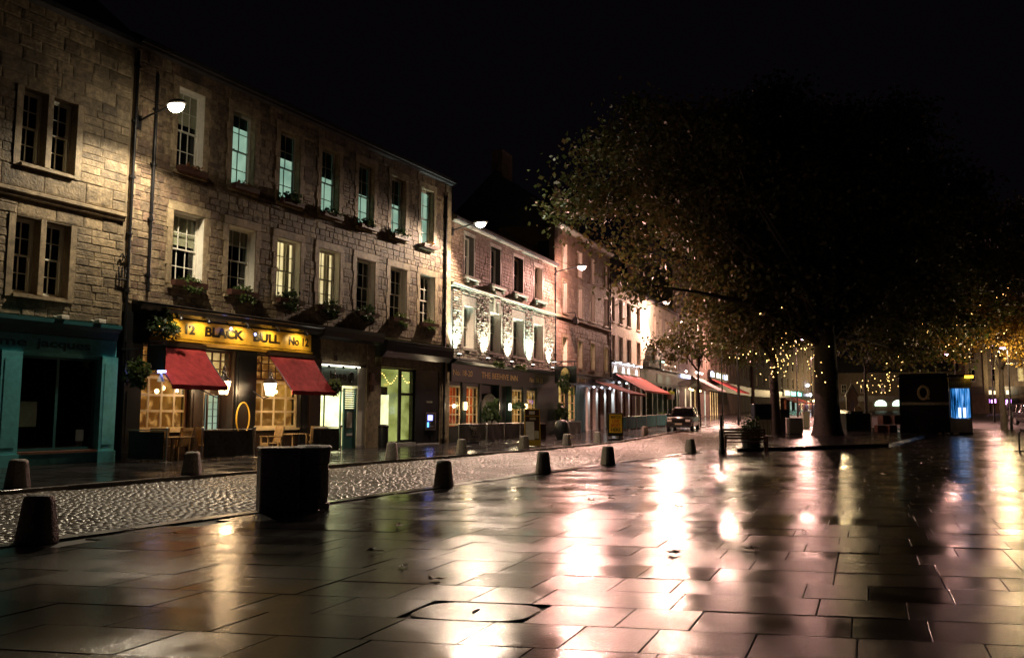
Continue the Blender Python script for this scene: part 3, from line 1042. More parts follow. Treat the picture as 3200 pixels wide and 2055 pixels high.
for i, w_ in enumerate([o for o in b2.children if o.name.startswith('window')]):
    row, k = i % 2, i // 2
    x = LX[k]; z0 = 5.76 if row == 0 else 9.6; wd_ = 1.3 if row == 0 else 1.12; hh = 2.46 if row == 0 else 2.85
    if row == 1 and k > 0:
        b = MB()
        for q in range(3):                                           # sloping beams and pendant lamps of the office ceiling
            b.tube([(x - .2, .75 + .5 * q, z0 + 1.0 + .25 * q + .1 * k % .3), (x + wd_ + .2, 1.3 + .5 * q, z0 + 1.9 + .1 * q)], .045, 5)
        b.build('ceiling_beam', K['teal_dark'], w_)
        if k in (1, 2, 3, 4, 5):
            b = MB(); b.box(x + .08, x + wd_ - .08, .36, .37, z0 + hh - (.85, .5, 1.0, 1.15, 1.3, 1.2)[k], z0 + hh - .06); b.build('blind', K['teal_dark'], w_)
        if k in (2, 3, 5):
            b = MB()
            for q in range(7): b.tube([(x + .1 + q * .05, .5 + .02 * (q % 2), z0), (x + .1 + q * .05, .5 + .02 * (q % 2), z0 + hh)], .03, 6)
            b.build('curtain', K['room_teal2'] if k == 3 else K['teal_dark'], w_)
        if k >= 5:
            b = MB(); b.lathe([(.02, .08), (.09, 0), (.02, -.08)], 8, (x + .3, 1.0, z0 + .8)); b.build('desk_lamp', K['bulb_white'], w_)
    if row == 0 and k in (2, 3):
        b = MB(); b.box(x + .05, x + wd_ - .3, 1.5, 1.52, z0 + .25, z0 + 1.1); b.build('added_panel', K['room_white'] if k == 2 else K['dark_brown'], w_)  # added panel; glows in one window to brighten its lower part
        b = MB(); b.box(x - .2, x + wd_ + .2, 1.2, 1.6, z0 - .2, z0 + .45 + .3 * (k - 2)); b.build('cupboard', K['dark_brown'], w_)
        b = MB(); b.tube([(x - .2, .7, z0 + 1.75), (x + wd_ + .3, 1.5, z0 + 1.55)], .10, 6); b.build('ceiling_beam', K['dressed'], w_)
        b = MB()
        for q in range(6): b.tube([(x + wd_ - .12 - q * .05, .5 + .02 * (q % 2), z0), (x + wd_ - .12 - q * .05, .5 + .02 * (q % 2), z0 + hh)], .03, 6)
        b.build('curtain', K['blind'], w_)
masonry(b2, 17.42, 36.08, 5.05, 13.2, mh, (.20, .34), (.2, .55), .02, K['stone_b2'], limit=300, seed=31)
b = MB(); b.box(17.3, 36.15, -.25, .1, 13.15, 13.4); b.build('eaves_course', K['slate'], b2)
# dressed quoins at both ends
for a in (17.31, 35.62):
    b = MB(); z = 5.05; q = 0
    while z < 13.0:
        w = .52 if q % 2 else .36
        if a < 20: b.box(a, a + w * .35, -.05, .2, z + .006, z + .36)
        else: b.box(36.14 - w, 36.14, -.05, .2, z + .006, z + .36)
        z += .366; q += 1
    b.build('quoins', K['dressed'], b2)
drainpipe(b2, 18.1, 5.4, 12.5)
drainpipe(b2, 35.55, .1, 12.5, -.1, .07)
roof(b2, 17.3, 36.14, 13.4, 10, 2.6)
# cable along the wall
b = MB(); b.tube([(17.4 + k * 1.0, -.06, 9.36 + .05 * math.sin(k * 1.7) - .03 * (k % 2)) for k in range(12)], .012, 5); b.build('wall_cable', K['iron'], b2)

# ---- Black Bull front, 17.35 .. 26.3
b = MB(); b.prism([(0, 5.02), (-.5, 4.97), (-.52, 4.90), (-.46, 4.86), (-.40, 4.74), (-.2, 4.66), (0, 4.66)], 0, 17.62, 26.1); b.build('pub_cornice', K['black_paint'], b2)
b = MB(); b.prism([(0, 5.035), (-.53, 4.985), (-.53, 4.972), (0, 5.022)], 0, 17.6, 26.12); b.build('cornice_flashing', K['lead'], b2)
b = MB(); b.box(17.36, 26.3, -.1, .3, 3.72, 4.66); b.build('pub_frieze', K['black_paint'], b2)
b = MB(); b.prism([(-.10, 3.95), (-.15, 3.97), (-.13, 4.60), (-.10, 4.62)], 0, 18.25, 25.74); fas = b.build('pub_signboard', K['gold_board'], b2)
text('No 12', .42, fas, (19.35, -.155, 4.28), K['sign_black'], width=1.25, offset=.013)
text('BLACK', .43, fas, (21.25, -.155, 4.28), K['sign_black'], width=1.75, offset=.018)
text('BULL', .43, fas, (23.3, -.155, 4.28), K['sign_black'], width=1.35, offset=.018)
text('No 12', .42, fas, (25.02, -.155, 4.28), K['sign_black'], width=1.1, offset=.013)
b = MB(); b.prism([(-.1, 3.95), (-.2, 3.93), (-.2, 3.88), (-.13, 3.80), (-.1, 3.78)], 0, 18.2, 25.8); b.build('sign_moulding', K['gold_board'], b2)
for a, c, m in ((17.36, 17.98, 'black_paint'), (19.93, 20.45, 'dark_brown'), (21.88, 22.85, 'black_paint'), (25.22, 25.62, 'black_paint'), (25.62, 26.38, 'dark_brown')):
    b = MB(); b.box(a, c, -.16, .3, .35, 3.72); b.box(a + .1, c - .1, -.18, -.15, .6, 2.2); b.box(a + .1, c - .1, -.18, -.15, 2.35, 3.5); b.box(a - .02, c + .02, -.21, .3, -.02, .35)
    b.build('pilaster', K[m], b2)
for a, c in ((17.98, 19.93), (22.85, 25.22)):
    b = MB(); b.box(a, c, -.06, .3, -.02, .92); 
    n = 3
    for q in range(n):
        w = (c - a) / n
        b.box(a + q * w + .08, a + (q + 1) * w - .08, -.075, -.05, .18, .78)
    b.build('stall_riser', K['dark_brown'], b2)
    b = MB(); b.box(a, c, -.14, .3, .92, 1.0); b.build('shop_sill', K['cream_paint'], b2)
    glazed(b2, 'pub_window', a + .02, c - .02, 1.0, 2.72, 4, 3, .02, K['cream_paint'], fw=.09, bw=.075, colw=[.7, 1.1, 1.1, .9])
    glazed(b2, 'pub_transom', a + .02, c - .02, 2.76, 3.70, 6, 3, .03, K['wood_dark'], fw=.06, bw=.035)
    room(b2, a - .1, c + .1, .9, 3.7, .15, 2.2, K['room_pub'], name='pub_interior')
    for q in range(4):
        x = a + .3 + q * (c - a - .6) / 3; z = 2.25 + .12 * (q % 2)
        g = MB(); g.lathe([(.01, .08), (.06, .05), (.08, 0), (.05, -.06), (.01, -.08)], 8, (x, .6 + .25 * (q % 2), z)); g.build('pendant_bulb', K['bulb_warm'], b2, smooth=True)
# recessed doorway 20.45 .. 21.88
b = MB(); b.box(20.46, 20.52, -.1, .5, 0, 3.72); b.box(21.80, 21.87, -.1, .5, 0, 3.72); b.box(20.52, 21.80, .5, .56, 0, 3.72); b.build('porch_lining', K['dark_brown'], b2)
glazed(b2, 'porch_transom', 20.53, 21.79, 2.72, 3.68, 3, 3, .05, K['wood_dark'], fw=.06, bw=.05)
b = MB(); b.box(20.56, 21.77, .34, .36, 2.76, 3.66); b.build('porch_lit_panel', K['room_warm'], b2)
b = MB(); b.box(20.58, 21.0, .42, .48, .1, 2.3); b.box(20.64, 20.94, .405, .42, .3, 1.0); b.box(20.64, 20.94, .405, .42, 1.15, 2.1); b.build('open_door', K['cream_paint'], b2)
glazed(b2, 'porch_inner_window', 21.1, 21.66, .9, 2.2, 2, 5, .36, K['dark_brown'], fw=.05, bw=.02)
b = MB(); b.box(21.12, 21.64, .45, .47, .95, 2.18); b.build('porch_glow', K['room_teal2'], b2)
point(b2, (21.2, .1, 2.55), 12, (1, .6, .3), .05)
# picture lights over the sign board
for x in (19.0, 20.15, 21.9, 23.4, 24.9):
    b = MB(); b.tube([(x, -.1, 4.68), (x, -.5, 4.72), (x, -.62, 4.62)], .018, 6); b.lathe([(.03, .06), (.07, 0), (.075, -.05)], 8, (x, -.62, 4.56)); b.build('sign_spotlight', K['iron'], b2)
    spot(b2, (x, -.62, 4.52), (0.0, .75, -.55), 60, (1, .72, .28), 125, .8, .04)
for (x, z) in ((21.3, 4.46), (22.45, 4.36)):
    b = MB(); b.lathe([(.02, .05), (.045, 0), (.02, -.05)], 8, (x, -.42, z)); b.build('blue_lamp', K['bulb_blue'], b2)
    b = MB(); b.tube([(x, -.42, z + .05), (x - .15, -.2, z + .35)], .015, 5); b.build('lamp_arm', K['iron'], b2)
# ---- base shop 26.38 .. 29.5
b = MB(); b.prism([(0, 5.1), (-.5, 5.02), (-.5, 4.86), (-.42, 4.62), (-.15, 4.52), (0, 4.52)], 0, 26.14, 30.1); b.build('shop_cornice', K['black_paint'], b2)
b = MB(); b.box(26.38, 29.95, -.08, .3, 3.62, 4.52); b.build('stone_frieze', K['dressed'], b2)
b = MB(); b.box(26.40, 29.5, -.02, .3, 3.52, 3.62); b.box(27.2, 27.35, -.14, 0, 3.68, 3.9); b.build('lintel_beam', K['dark_brown'], b2)
b = MB(); b.box(26.46, 28.82, -.04, .1, 2.70, 3.44); sg = b.build('shop_signboard', K['plastic_dark'], b2)
sg.data.materials[0] = M('grey_green_sign', (.16, .21, .19), rough=.4, var=.15)
text('base', .5, sg, (27.55, -.045, 3.08), K['sign_black'], width=1.05, offset=.012)
b = MB(); ring = [(28.38 + .17 * math.cos(a * math.pi / 10), -.05, 3.06 + .21 * math.sin(a * math.pi / 10)) for a in range(21)]
b.tube(ring, .03, 6, False); b.tube([(28.38, -.05, 2.92), (28.38, -.05, 3.2)], .018, 5); b.build('logo_ring', K['sign_black'], sg)
b = MB(); b.box(26.46, 28.84, -.16, -.06, 3.46, 3.52); b.build('light_strip', K['strip_white'], b2)
for x in (26.75, 27.65, 28.5):
    b = MB(); b.lathe([(.04, .05), (.06, 0), (.04, -.06)], 8, (x, -.22, 3.44)); b.build('strip_spotlight', K['black_paint'], b2)
b = MB(); b.box(28.84, 29.42, -.05, .9, .18, 3.5); b.build('white_pier', K['white_paint'], b2)
b = MB(); b.box(28.82, 29.44, -.07, .92, -.02, .18); b.build('pier_plinth', K['concrete'], b2)
b = MB(); b.box(29.42, 30.46, -.06, .5, -.02, 3.62); b.box(29.40, 29.55, -.1, .5, -.02, 4.5); b.build('stone_pier', K['dressed'], b2)
b = MB(); b.box(29.6, 29.8, -.2, -.06, 2.5, 3.3); b.box(29.55, 29.85, -.32, -.06, 2.75, 2.95); b.build('alarm_box', K['wood_dark'], b2)
room(b2, 26.44, 28.84, .05, 2.69, .25, 2.6, K['room_white'], name='shop_interior')
glazed(b2, 'shop_window', 26.46, 27.98, .1, 2.68, 2, 1, .1, M('green_shop_frame', (.10, .22, .17), rough=.4), K['pane'], fw=.06, bw=.06, colw=[.4, 1])
b = MB(); b.box(26.9, 27.9, .7, 1.0, .1, .95); b.build('shop_counter', M('yellow_counter', (.45, .42, .12), rough=.5), b2)
# louvred shutter door, open against the pier
b = MB(); b.box(28.0, 28.06, -.02, .06, .05, 2.6); b.box(28.72, 28.80, -.02, .06, .05, 2.6); b.box(28.06, 28.72, .0, .05, .05, 1.75)
dr = b.build('shutter_door', M('blue_green_door', (.05, .16, .16), rough=.4, var=.15), b2)
for q in range(9):
    b = MB(); b.prism([(-.02, 1.78 + q * .092), (.05, 1.80 + q * .092), (.05, 1.84 + q * .092), (-.02, 1.82 + q * .092)], 0, 28.06, 28.72); b.build('louvre', dr.data.materials[0], dr)
b = MB(); b.box(28.22, 28.55, -.012, -.002, .95, 1.6); b.build('poster', K['paper'], dr)
b = MB(); b.box(28.22, 28.6, -.010, -.002, .62, .72); b.build('letter_plate', K['paper'], dr)
area(b2, (27.6, .55, 2.62), (0, 0, 0), 1.6, .6, 24, (1, .95, .6), name='shop_ceiling_light')
# ---- bank unit 30.46 .. 36.1
b = MB(); b.prism([(0, 4.84), (-.42, 4.78), (-.42, 4.62), (-.36, 4.30), (-.12, 4.05), (0, 4.05)], 0, 30.42, 35.95); b.build('bank_cornice', K['black_paint'], b2)
b = MB(); b.prism([(0, 4.86), (-.44, 4.795), (-.44, 4.785), (0, 4.845)], 0, 30.40, 35.97); b.build('cornice_flashing', K['lead'], b2)
b = MB(); b.box(30.47, 35.9, -.05, .3, 3.62, 4.05); b.build('bank_frieze', K['dressed'], b2)
b = MB(); b.box(35.22, 36.1, -.07, .4, -.02, 3.62); b.box(35.35, 35.9, -.1, -.06, .3, 3.3); b.build('stone_pier', K['dressed'], b2)
b = MB(); b.box(30.47, 33.25, -.04, .3, -.02, .22); b.build('bank_plinth', K['concrete'], b2)
glazed(b2, 'bank_window', 30.48, 32.05, .23, 3.6, 1, 1, .06, K['iron'], K['pane'], fw=.06)
glazed(b2, 'bank_door', 32.06, 33.22, .23, 3.6, 1, 2, .06, K['iron'], K['pane'], fw=.12, bw=.12, rowh=[2.2, 1.1])
room(b2, 30.4, 33.3, .1, 3.62, .3, 3.0, K['room_green'], name='bank_interior')
b = MB(); b.box(31.2, 31.95, .6, .66, .3, 2.4); b.build('bank_inner_panel', K['room_white'], b2)
b = MB(); b.box(30.6, 31.5, .35, .36, 2.38, 2.75); b.build('bank_notice', K['notice'], b2)
b = MB(); b.box(33.22, 35.22, -.02, .35, -.02, 3.62); pn = b.build('bank_panel', M('black_granite_panel', (.018, .017, .018), rough=.22, var=.3), b2)
marks(pn, 34.15, 34.75, 2.06, 2.16, -.022, K['notice'], 8, 3)
atm = MB(); atm.box(34.05, 34.92, -.06, -.018, .75, 1.6); at = atm.build('cash_machine', K['steel'], b2)
b = MB(); b.box(34.13, 34.84, -.066, -.058, .83, 1.53); b.build('machine_face', K['plastic_dark'], at)
b = MB(); b.box(34.2, 34.62, -.074, -.064, 1.22, 1.48); b.build('screen', emitter('blue_cash_screen', (.16, .18, 1.0), 3.0, True), at)
b = MB(); b.box(34.28, 34.52, -.078, -.072, 1.31, 1.42); b.build('screen_text', emitter('pale_cash_screen', (.7, .75, 1.0), 2.5), at)
b = MB(); b.box(34.16, 34.3, -.074, -.064, .9, 1.14); b.build('card_slot', emitter('blue_card_slot', (.1, .35, .9), 1.6), at)
b = MB(); b.box(34.36, 34.66, -.10, -.064, .88, .98); b.build('keypad', K['steel'], at)
b = MB(); b.box(33.26, 35.2, -.10, .0, .0, .14); b.build('panel_step', K['concrete'], b2)
rebase(b2, 17.3)

# fairy lights strung inside the bank window
fl = thing('fairy_lights', 'string of tiny fairy lights behind the bank window beside the cash machine', 'string lights', (30.6, 23.0, 3.3))
b = MB(); pts = [(k * .11, .02 + .01 * (k % 2), .02 + .16 * math.sin(k * .55) - .25 * abs(math.sin(k * .19))) for k in range(23)]
b.tube(pts, .004, 4); b.build('cable', K['iron'], fl)
BULB = MB().lathe([(.004, .018), (.016, .008), (.016, -.008), (.004, -.018)], 6).mesh('bulb', K['fairy'], True)
for p in pts[::1]:
    link('bulb', BULB, fl, (p[0], p[1], p[2] - .02), 0, (1.1, 1.1, 1.1))

# ================================================================== Beehive building (facade turns by 4.7 degrees)
TH = R(4.7)
b3 = thing('inn_building', 'dark rubble inn with uplit white-silled windows next to the long pub', 'building', (36.15, 22.8, 0), TH)
BX = [(1.56, 1.25), (4.85, 1.45), (8.12, 1.60), (11.40, 1.58)]
holes, mhl, mhu = [], [], []
for x, w in BX:
    holes += [(x, x + w, 4.98, 7.22), (x + .05, x + w - .1, 8.86, 10.95)]
    mhl.append((x - .26, x + w + .26, 4.84, 7.78)); mhu.append((x - .12, x + w + .08, 8.72, 11.2))
wall(b3, 'wall', 0.02, 15.2, 4.1, 11.4, holes, 0, .4, K['mortar3'])
for i, (x, w) in enumerate(BX):
    sash_window(b3, x, w, 4.98, 2.24, 1, (1, 1), .34, K['white_paint'], K['dark_room'], K['dressed3'], jw=.25, lh=.5, lining=K['white_paint'])
    sash_window(b3, x + .05, w - .15, 8.86, 2.09, 2, (1, 1), .3, K['white_paint'], K['dark_room'], K['dressed3'], jw=.1, lh=.2, lining=K['white_paint'] if i == 3 else None, blind=.98 if i == 3 else 0)
    b = MB(); b.box(x - .12, x + w + .12, -.34, .02, 8.60, 8.70); b.box(x - .02, x + .1, -.28, .0, 8.42, 8.6); b.box(x + w - .1, x + w + .02, -.28, .0, 8.42, 8.6); b.box(x - .06, x + w + .06, -.3, .0, 8.70, 8.74)
    b.build('bracketed_sill', K['dressed3'], b3)
masonry(b3, .3, 15.1, 4.4, 8.03, mhl, (.13, .24), (.18, .55), .07, K['stone_b3'], limit=210, seed=41, joint=.03)
masonry(b3, .05, 15.1, 8.22, 11.38, mhu, (.16, .26), (.25, .6), .03, K['stone_up3'], limit=90, seed=42, joint=.014)
b = MB(); b.prism([(0, 8.02), (-.12, 8.06), (-.12, 8.12), (-.2, 8.15), (-.2, 8.21), (0, 8.24)], 0, .02, 15.15); b.build('string_course', K['dressed3'], b3)
b = MB(); b.prism([(.1, 11.38), (-.16, 11.38), (-.2, 11.46), (-.32, 11.50), (-.34, 11.60), (.1, 11.62)], 0, .02, 15.15); b.build('eaves_gutter', K['dressed3'], b3)
# small carved niche above second window
b = MB(); b.box(5.25, 6.0, -.16, .0, 7.8, 8.02); b.box(5.2, 6.05, -.22, .0, 8.24, 8.42); b.box(5.28, 5.42, -.14, 0, 7.2, 7.8); b.box(5.83, 5.97, -.14, 0, 7.2, 7.8); b.build('carved_niche', K['dressed3'], b3)
roof(b3, .02, 15.18, 11.6, 9, 2.6)
drainpipe(b3, 15.12, 3.2, 11.4, -.1, .05)
# inn front
b = MB(); b.prism([(0, 4.38), (-.42, 4.30), (-.44, 4.22), (-.3, 4.10), (-.14, 4.06), (0, 4.06)], 0, .02, 15.15); b.build('front_ledge', K['black_green'], b3)
b = MB(); b.prism([(0, 4.40), (-.45, 4.315), (-.45, 4.305), (0, 4.385)], 0, .02, 15.15); b.build('ledge_flashing', K['lead'], b3)
b = MB(); b.box(-.02, 15.15, -.16, .3, 3.16, 4.06); fas = b.build('inn_fascia', K['black_green'], b3)
text('No. 18-20', .42, fas, (1.25, -.165, 3.62), K['gold_leaf'], width=2.2)
text('THE BEEHIVE INN', .46, fas, (6.0, -.165, 3.62), K['gold_leaf'], width=5.0, offset=.005)
text('No. 18-20', .42, fas, (11.5, -.165, 3.62), K['gold_leaf'], width=2.2)
segs = [(-.02, .0), (1.32, 1.82), (3.42, 3.66), (5.98, 6.1), (7.75, 7.86), (9.5, 10.08), (11.72, 15.15)]
for a, c in segs[1:]:
    b = MB(); b.box(a, c, -.1, .3, -.02, 3.16)
    if c - a > .3: b.box(a + .06, c - .06, -.12, -.09, .3, 2.9)
    b.build('panelled_pier', K['black_green'], b3)
for a, c in ((-.02, 1.32), (1.82, 3.42), (7.86, 9.5), (10.08, 11.72)):
    b = MB(); b.box(a, c, -.06, .3, -.02, .92); b.build('stall_riser', K['black_green'], b3)
    glazed(b3, 'inn_window', a + .02, c - .02, .95, 2.98, 3, 4, .0, K['cream_paint'], fw=.10, bw=.045)
    b = MB(); b.box(a, c, -.04, .2, 2.98, 3.16); b.build('window_head', K['black_green'], b3)
    room(b3, a - .1, c + .1, .9, 3.1, .15, 2.4, K['room_red'] if a < 5 else K['room_pub'], name='inn_interior')
    for q in range(2):
        x = a + .35 + q * .7
        g = MB(); g.lathe([(.01, .16), (.1, .1), (.15, 0), (.1, -.12), (.01, -.16)], 10, (x, .7 + .3 * q, 2.05)); g.build('globe_lamp', K['bulb_warm'], b3, smooth=True)
# arched pale stone panel and dark arched door
b = MB()
arch = [(3.7, .0), (3.7, 1.75)] + [(4.83 - 1.13 * math.cos(a), 1.75 + .92 * math.sin(a)) for a in [math.pi * k / 14 for k in range(15)]] + [(5.96, .0)]
b.prism(arch, 1, -.05, .2); b.build('arched_stone_panel', M('pale_arch_stone', (.30, .30, .24), rough=.7, var=.5, nscale=9, bump=1, bscale=16), b3)
b = MB(); b.box(3.66, 5.98, .2, .3, -.02, 3.16); b.build('arch_backing', K['black_green'], b3)
b = MB(); b.box(6.1, 7.75, .25, .32, -.02, 3.1)
for q in range(2):
    for z0, z1 in ((.2, 1.0), (1.15, 2.2)):
        b.box(6.2 + q * .8, 6.85 + q * .8, .235, .25, z0, z1)
b.build('inn_door', K['black_paint'], b3)
# small wall lights on the piers; outer pair added to brighten the window frames
for x in (1.57, 7.35, 9.79):
    b = MB(); b.cbox(x - .05, x + .05, -.24, -.1, 1.75, 2.15, .015); b.tube([(x, -.1, 1.95), (x, -.2, 1.95)], .02, 5); wl_ = b.build('wall_and_fill_light', K['bulb_warm'] if x != 7.35 else K['strip_white'], b3)
    b = MB(); b.box(x - .08, x + .08, -.26, -.08, 2.15, 2.2); b.build('cap', K['iron'], wl_)
    point(b3, (x, -.45, 1.95), 22, (1, .78, .48), .08)
# uplights on the ledge
for i, (x, c) in enumerate(((.5, (.82, 1, .84)), (3.95, (1, .93, .72)), (7.2, (1, .95, .75)), (10.5, (.75, 1, .80)), (13.95, (1, .93, .75)))):
    b = MB(); b.cbox(x - .14, x + .14, -.42, -.26, 4.42, 4.56); b.tube([(x, -.34, 4.30), (x, -.34, 4.44)], .02, 6); up = b.build('uplight', K['iron'], b3)
    b = MB(); b.box(x - .12, x + .12, -.40, -.28, 4.565, 4.575); b.build('lens', K['flood_lens'], up)
    spot(b3, (x, -.42, 4.62), (0, .2, 1), 1500, c, 92, 1.0, .07)
# hanging signboard on an iron bracket
hs = thing('hanging_inn_sign', 'square iron hanging pub sign projecting between the two inn fronts', 'sign', (0, 0, 0), 0)
hs.location = b3.matrix_basis @ Vector((14.2, 0, 4.4)); hs.rotation_euler = (0, 0, TH)
b = MB(); b.tube([(0, 0, .55), (0, -1.9, .55)], .05, 8); b.tube([(0, 0, .0), (0, -.9, .5)], .03, 6); b.tube([(0, -.55, .55), (0, -.55, .2)], .02, 5); b.tube([(0, -1.75, .55), (0, -1.75, .2)], .02, 5); b.build('bracket', K['iron'], hs)
b = MB(); b.cbox(-.04, .04, -1.9, -.4, -.85, .25); b.build('board', K['black_paint'], hs)
b = MB(); b.lathe([(.01, .5), (.16, .42), (.28, .24), (.34, .05), (.33, -.1), (.01, -.12)], 12, (-.1, -1.15, -.35), sx=.25); b.build('beehive_emblem', K['gold_leaf'], hs)

# ================================================================== brown tenement
b4 = thing('brown_tenement', 'tall brown ashlar tenement with narrow lit sashes beside the inn', 'building', (36.15, 22.8, 0), TH)
WX = [16.72, 20.03, 23.0, 26.35]
holes, mh = [], []
for x in WX:
    for z0, h in ((4.88, 1.95), (8.55, 2.15), (11.5, 1.9)):
        holes.append((x, x + 1.0, z0, z0 + h)); mh.append((x - .14, x + 1.14, z0 - .14, z0 + h + .24))
wall(b4, 'wall', 15.2, 28.1, 4.3, 14.4, holes, 0, .4, K['mortar'])
for i, x in enumerate(WX):
    for j, (z0, h) in enumerate(((4.88, 1.95), (8.55, 2.15), (11.5, 1.9))):
        sash_window(b4, x, 1.0, z0, h, 2, (2, 2), .2, K['white_paint'], K['room_warm'] if j == 0 else K['dark_room'], K['dressed'], jw=.12, lh=.22, lining=K['white_paint'])
masonry(b4, 15.25, 28.05, 4.4, 8.1, mh, (.28, .4), (.4, .9), .02, K['stone_b4'], limit=140, seed=51)
masonry(b4, 15.25, 28.05, 8.3, 14.35, mh, (.28, .4), (.4, .9), .02, K['stone_b4'], limit=160, seed=52)
b = MB(); b.prism([(0, 8.1), (-.16, 8.14), (-.18, 8.26), (0, 8.32)], 0, 15.22, 28.08); b.build('string_course', K['dressed'], b4)
b = MB(); b.prism([(.1, 14.25), (-.25, 14.3), (-.4, 14.45), (-.4, 14.55), (.1, 14.6)], 0, 15.2, 28.1); b.build('eaves_cornice', K['dressed3'], b4)
b = MB(); b.tube([(17.9, -.02, 8.6), (17.9, -.5, 8.6), (18.0, -.55, 8.3)], .03, 6); b.lathe([(.05, .3), (.22, .1), (.22, -.2), (.05, -.3)], 8, (18.0, -.5, 8.05)); b.build('wall_lantern', K['iron'], b4)
roof(b4, 15.2, 28.1, 14.6, 9, 4, (16.5, 27))
drainpipe(b4, 28.0, .2, 14.2, -.08, .05)
b = MB(); b.prism([(0, 4.5), (-.3, 4.45), (-.3, 4.36), (0, 4.34)], 0, 15.2, 28.1); b.build('front_cornice', K['dark_brown'], b4)
b = MB(); b.box(15.2, 21.5, -.15, .3, 3.55, 4.34); fas = b.build('inn_fascia', K['black_green'], b4)
text('THE BEEHIVE INN', .38, fas, (18.6, -.155, 3.95), K['gold_leaf'], width=5.4, offset=.004)
b = MB(); b.box(21.5, 28.1, -.1, .3, 3.55, 4.34); b.build('bar_fascia', K['dark_brown'], b4)
for a, c in ((15.2, 15.78), (17.28, 17.72), (19.32, 21.5)):
    b = MB(); b.box(a, c, -.08, .3, -.02, 3.55); b.build('panelled_pier', K['teal_dark'] if a > 19 else K['black_green'], b4)
for a, c in ((15.78, 17.28), (17.72, 19.32)):
    b = MB(); b.box(a, c, -.05, .3, -.02, 1.08); b.build('stall_riser', K['black_green'], b4)
    glazed(b4, 'inn_window', a + .02, c - .02, 1.1, 3.52, 2, 4, .0, K['cream_paint'], fw=.1, bw=.05)
    room(b4, a - .1, c + .1, 1.0, 3.5, .15, 2.0, K['room_warm'], name='inn_interior')
for x in (21.6, 23.55, 25.65, 27.65):
    b = MB(); b.box(x, x + .48, -.22, .3, .1, 3.5); b.box(x - .04, x + .52, -.26, .3, -.02, .4); b.build('white_column', K['white_paint'], b4)
    b = MB(); b.lathe([(.04, .05), (.07, 0), (.05, -.06)], 8, (x + .24, -.62, 3.55)); dn = b.build('downlight', K['bulb_white'], b4)
    spot(b4, (x + .24, -.62, 3.45), (0, .42, -1), 55, (.74, .88, 1), 70, .7, .05)
for a in (22.08, 24.03, 26.13):
    glazed(b4, 'bar_window', a, a + (1.47 if a < 24 else 1.5), .35, 3.5, 2, 3, .05, K['wood_dark'], fw=.08, bw=.05)
room(b4, 22.0, 28.0, .2, 3.5, .2, 2.4, K['room_red'], name='bar_interior')

# ================================================================== cream building
b5 = thing('cream_building', 'cream harled building with dark windows above two red bar awnings', 'building', (36.15, 22.8, 0), TH)
CX = [(28.6, .85), (30.68, 1.15), (33.1, 1.35), (36.4, 1.2), (42.7, 1.0), (45.1, 1.0), (47.55, 1.0), (50.2, 1.0)]
holes = []
for x, w in CX:
    holes += [(x, x + w, 6.0, 7.98), (x, x + w, 9.14, 11.16)]
wall(b5, 'wall', 28.1, 53, 4.2, 12.2, holes, 0, .4, K['harl'])
for i, (x, w) in enumerate(CX):
    for z0, h in ((6.0, 1.98), (9.14, 2.02)):
        sash_window(b5, x, w, z0, h, 2, (1, 1), .22, K['dark_brown'] if i < 4 else K['white_paint'], K['dark_room'], K['harl_trim'], jw=.14, lh=.15, lining=K['harl'] if i >= 4 else None, proud=.015)
b = MB(); b.prism([(.1, 12.1), (-.2, 12.15), (-.3, 12.3), (.1, 12.35)], 0, 28.1, 53); b.build('eaves_cornice', K['harl_trim'], b5)
roof(b5, 28.1, 53, 12.3, 9, 4, (29.5, 40, 52))
drainpipe(b5, 52.6, .5, 12, -.08, .05, K['white_paint'])
b = MB(); b.prism([(0, 5.95), (-.3, 5.88), (-.3, 5.78), (0, 5.74)], 0, 28.15, 37.0); b.build('front_cornice', K['dark_brown'], b5)
b = MB(); b.box(28.2, 36.9, -.1, .3, 4.86, 5.74); b.build('white_fascia', K['white_paint'], b5)
for x in (29.2, 31.6, 33.2, 35.8):
    b = MB(); b.tube([(x, -.1, 5.72), (x, -.5, 5.76)], .02, 5); b.lathe([(.04, .06), (.09, 0), (.06, -.07)], 8, (x, -.55, 5.72)); b.build('fascia_spotlight', K['bulb_white'], b5)
    spot(b5, (x, -.55, 5.62), (0, .62, -1), 75, (.86, .92, 1), 90, .8, .05)
for x in (28.2, 30.4, 32.7, 34.9, 36.6):
    b = MB(); b.box(x, x + .4, -.2, .3, -.02, 4.2); b.build('white_column', K['white_paint'], b5)
for x, z in ((28.7, 4.1), (30.9, 4.1), (33.2, 4.1)):
    b = MB(); b.lathe([(.04, .05), (.07, 0), (.05, -.06)], 8, (x - .1, -.6, z)); b.build('downlight', K['bulb_white'], b5)
    spot(b5, (x - .1, -.6, z - .08), (0, .45, -1), 55, (.8, .86, 1), 75, .7, .05)
b = MB(); b.box(28.1, 37, -.05, .35, 4.2, 4.86); b.build('bar_frieze', K['dark_brown'], b5)
for x, w in ((28.6, 1.8), (30.8, 1.9), (33.1, 1.8), (35.3, 1.3)):
    glazed(b5, 'bar_window', x, x + w, .8, 4.18, 2, 3, .1, K['wood_dark'], fw=.08, bw=.06)
    b = MB(); b.box(x, x + w, .05, .3, -.02, .79); b.build('stall_riser', K['wood_dark'], b5)
room(b5, 28.2, 37, .5, 4.2, .25, 2.4, K['room_red'], name='bar_interior')
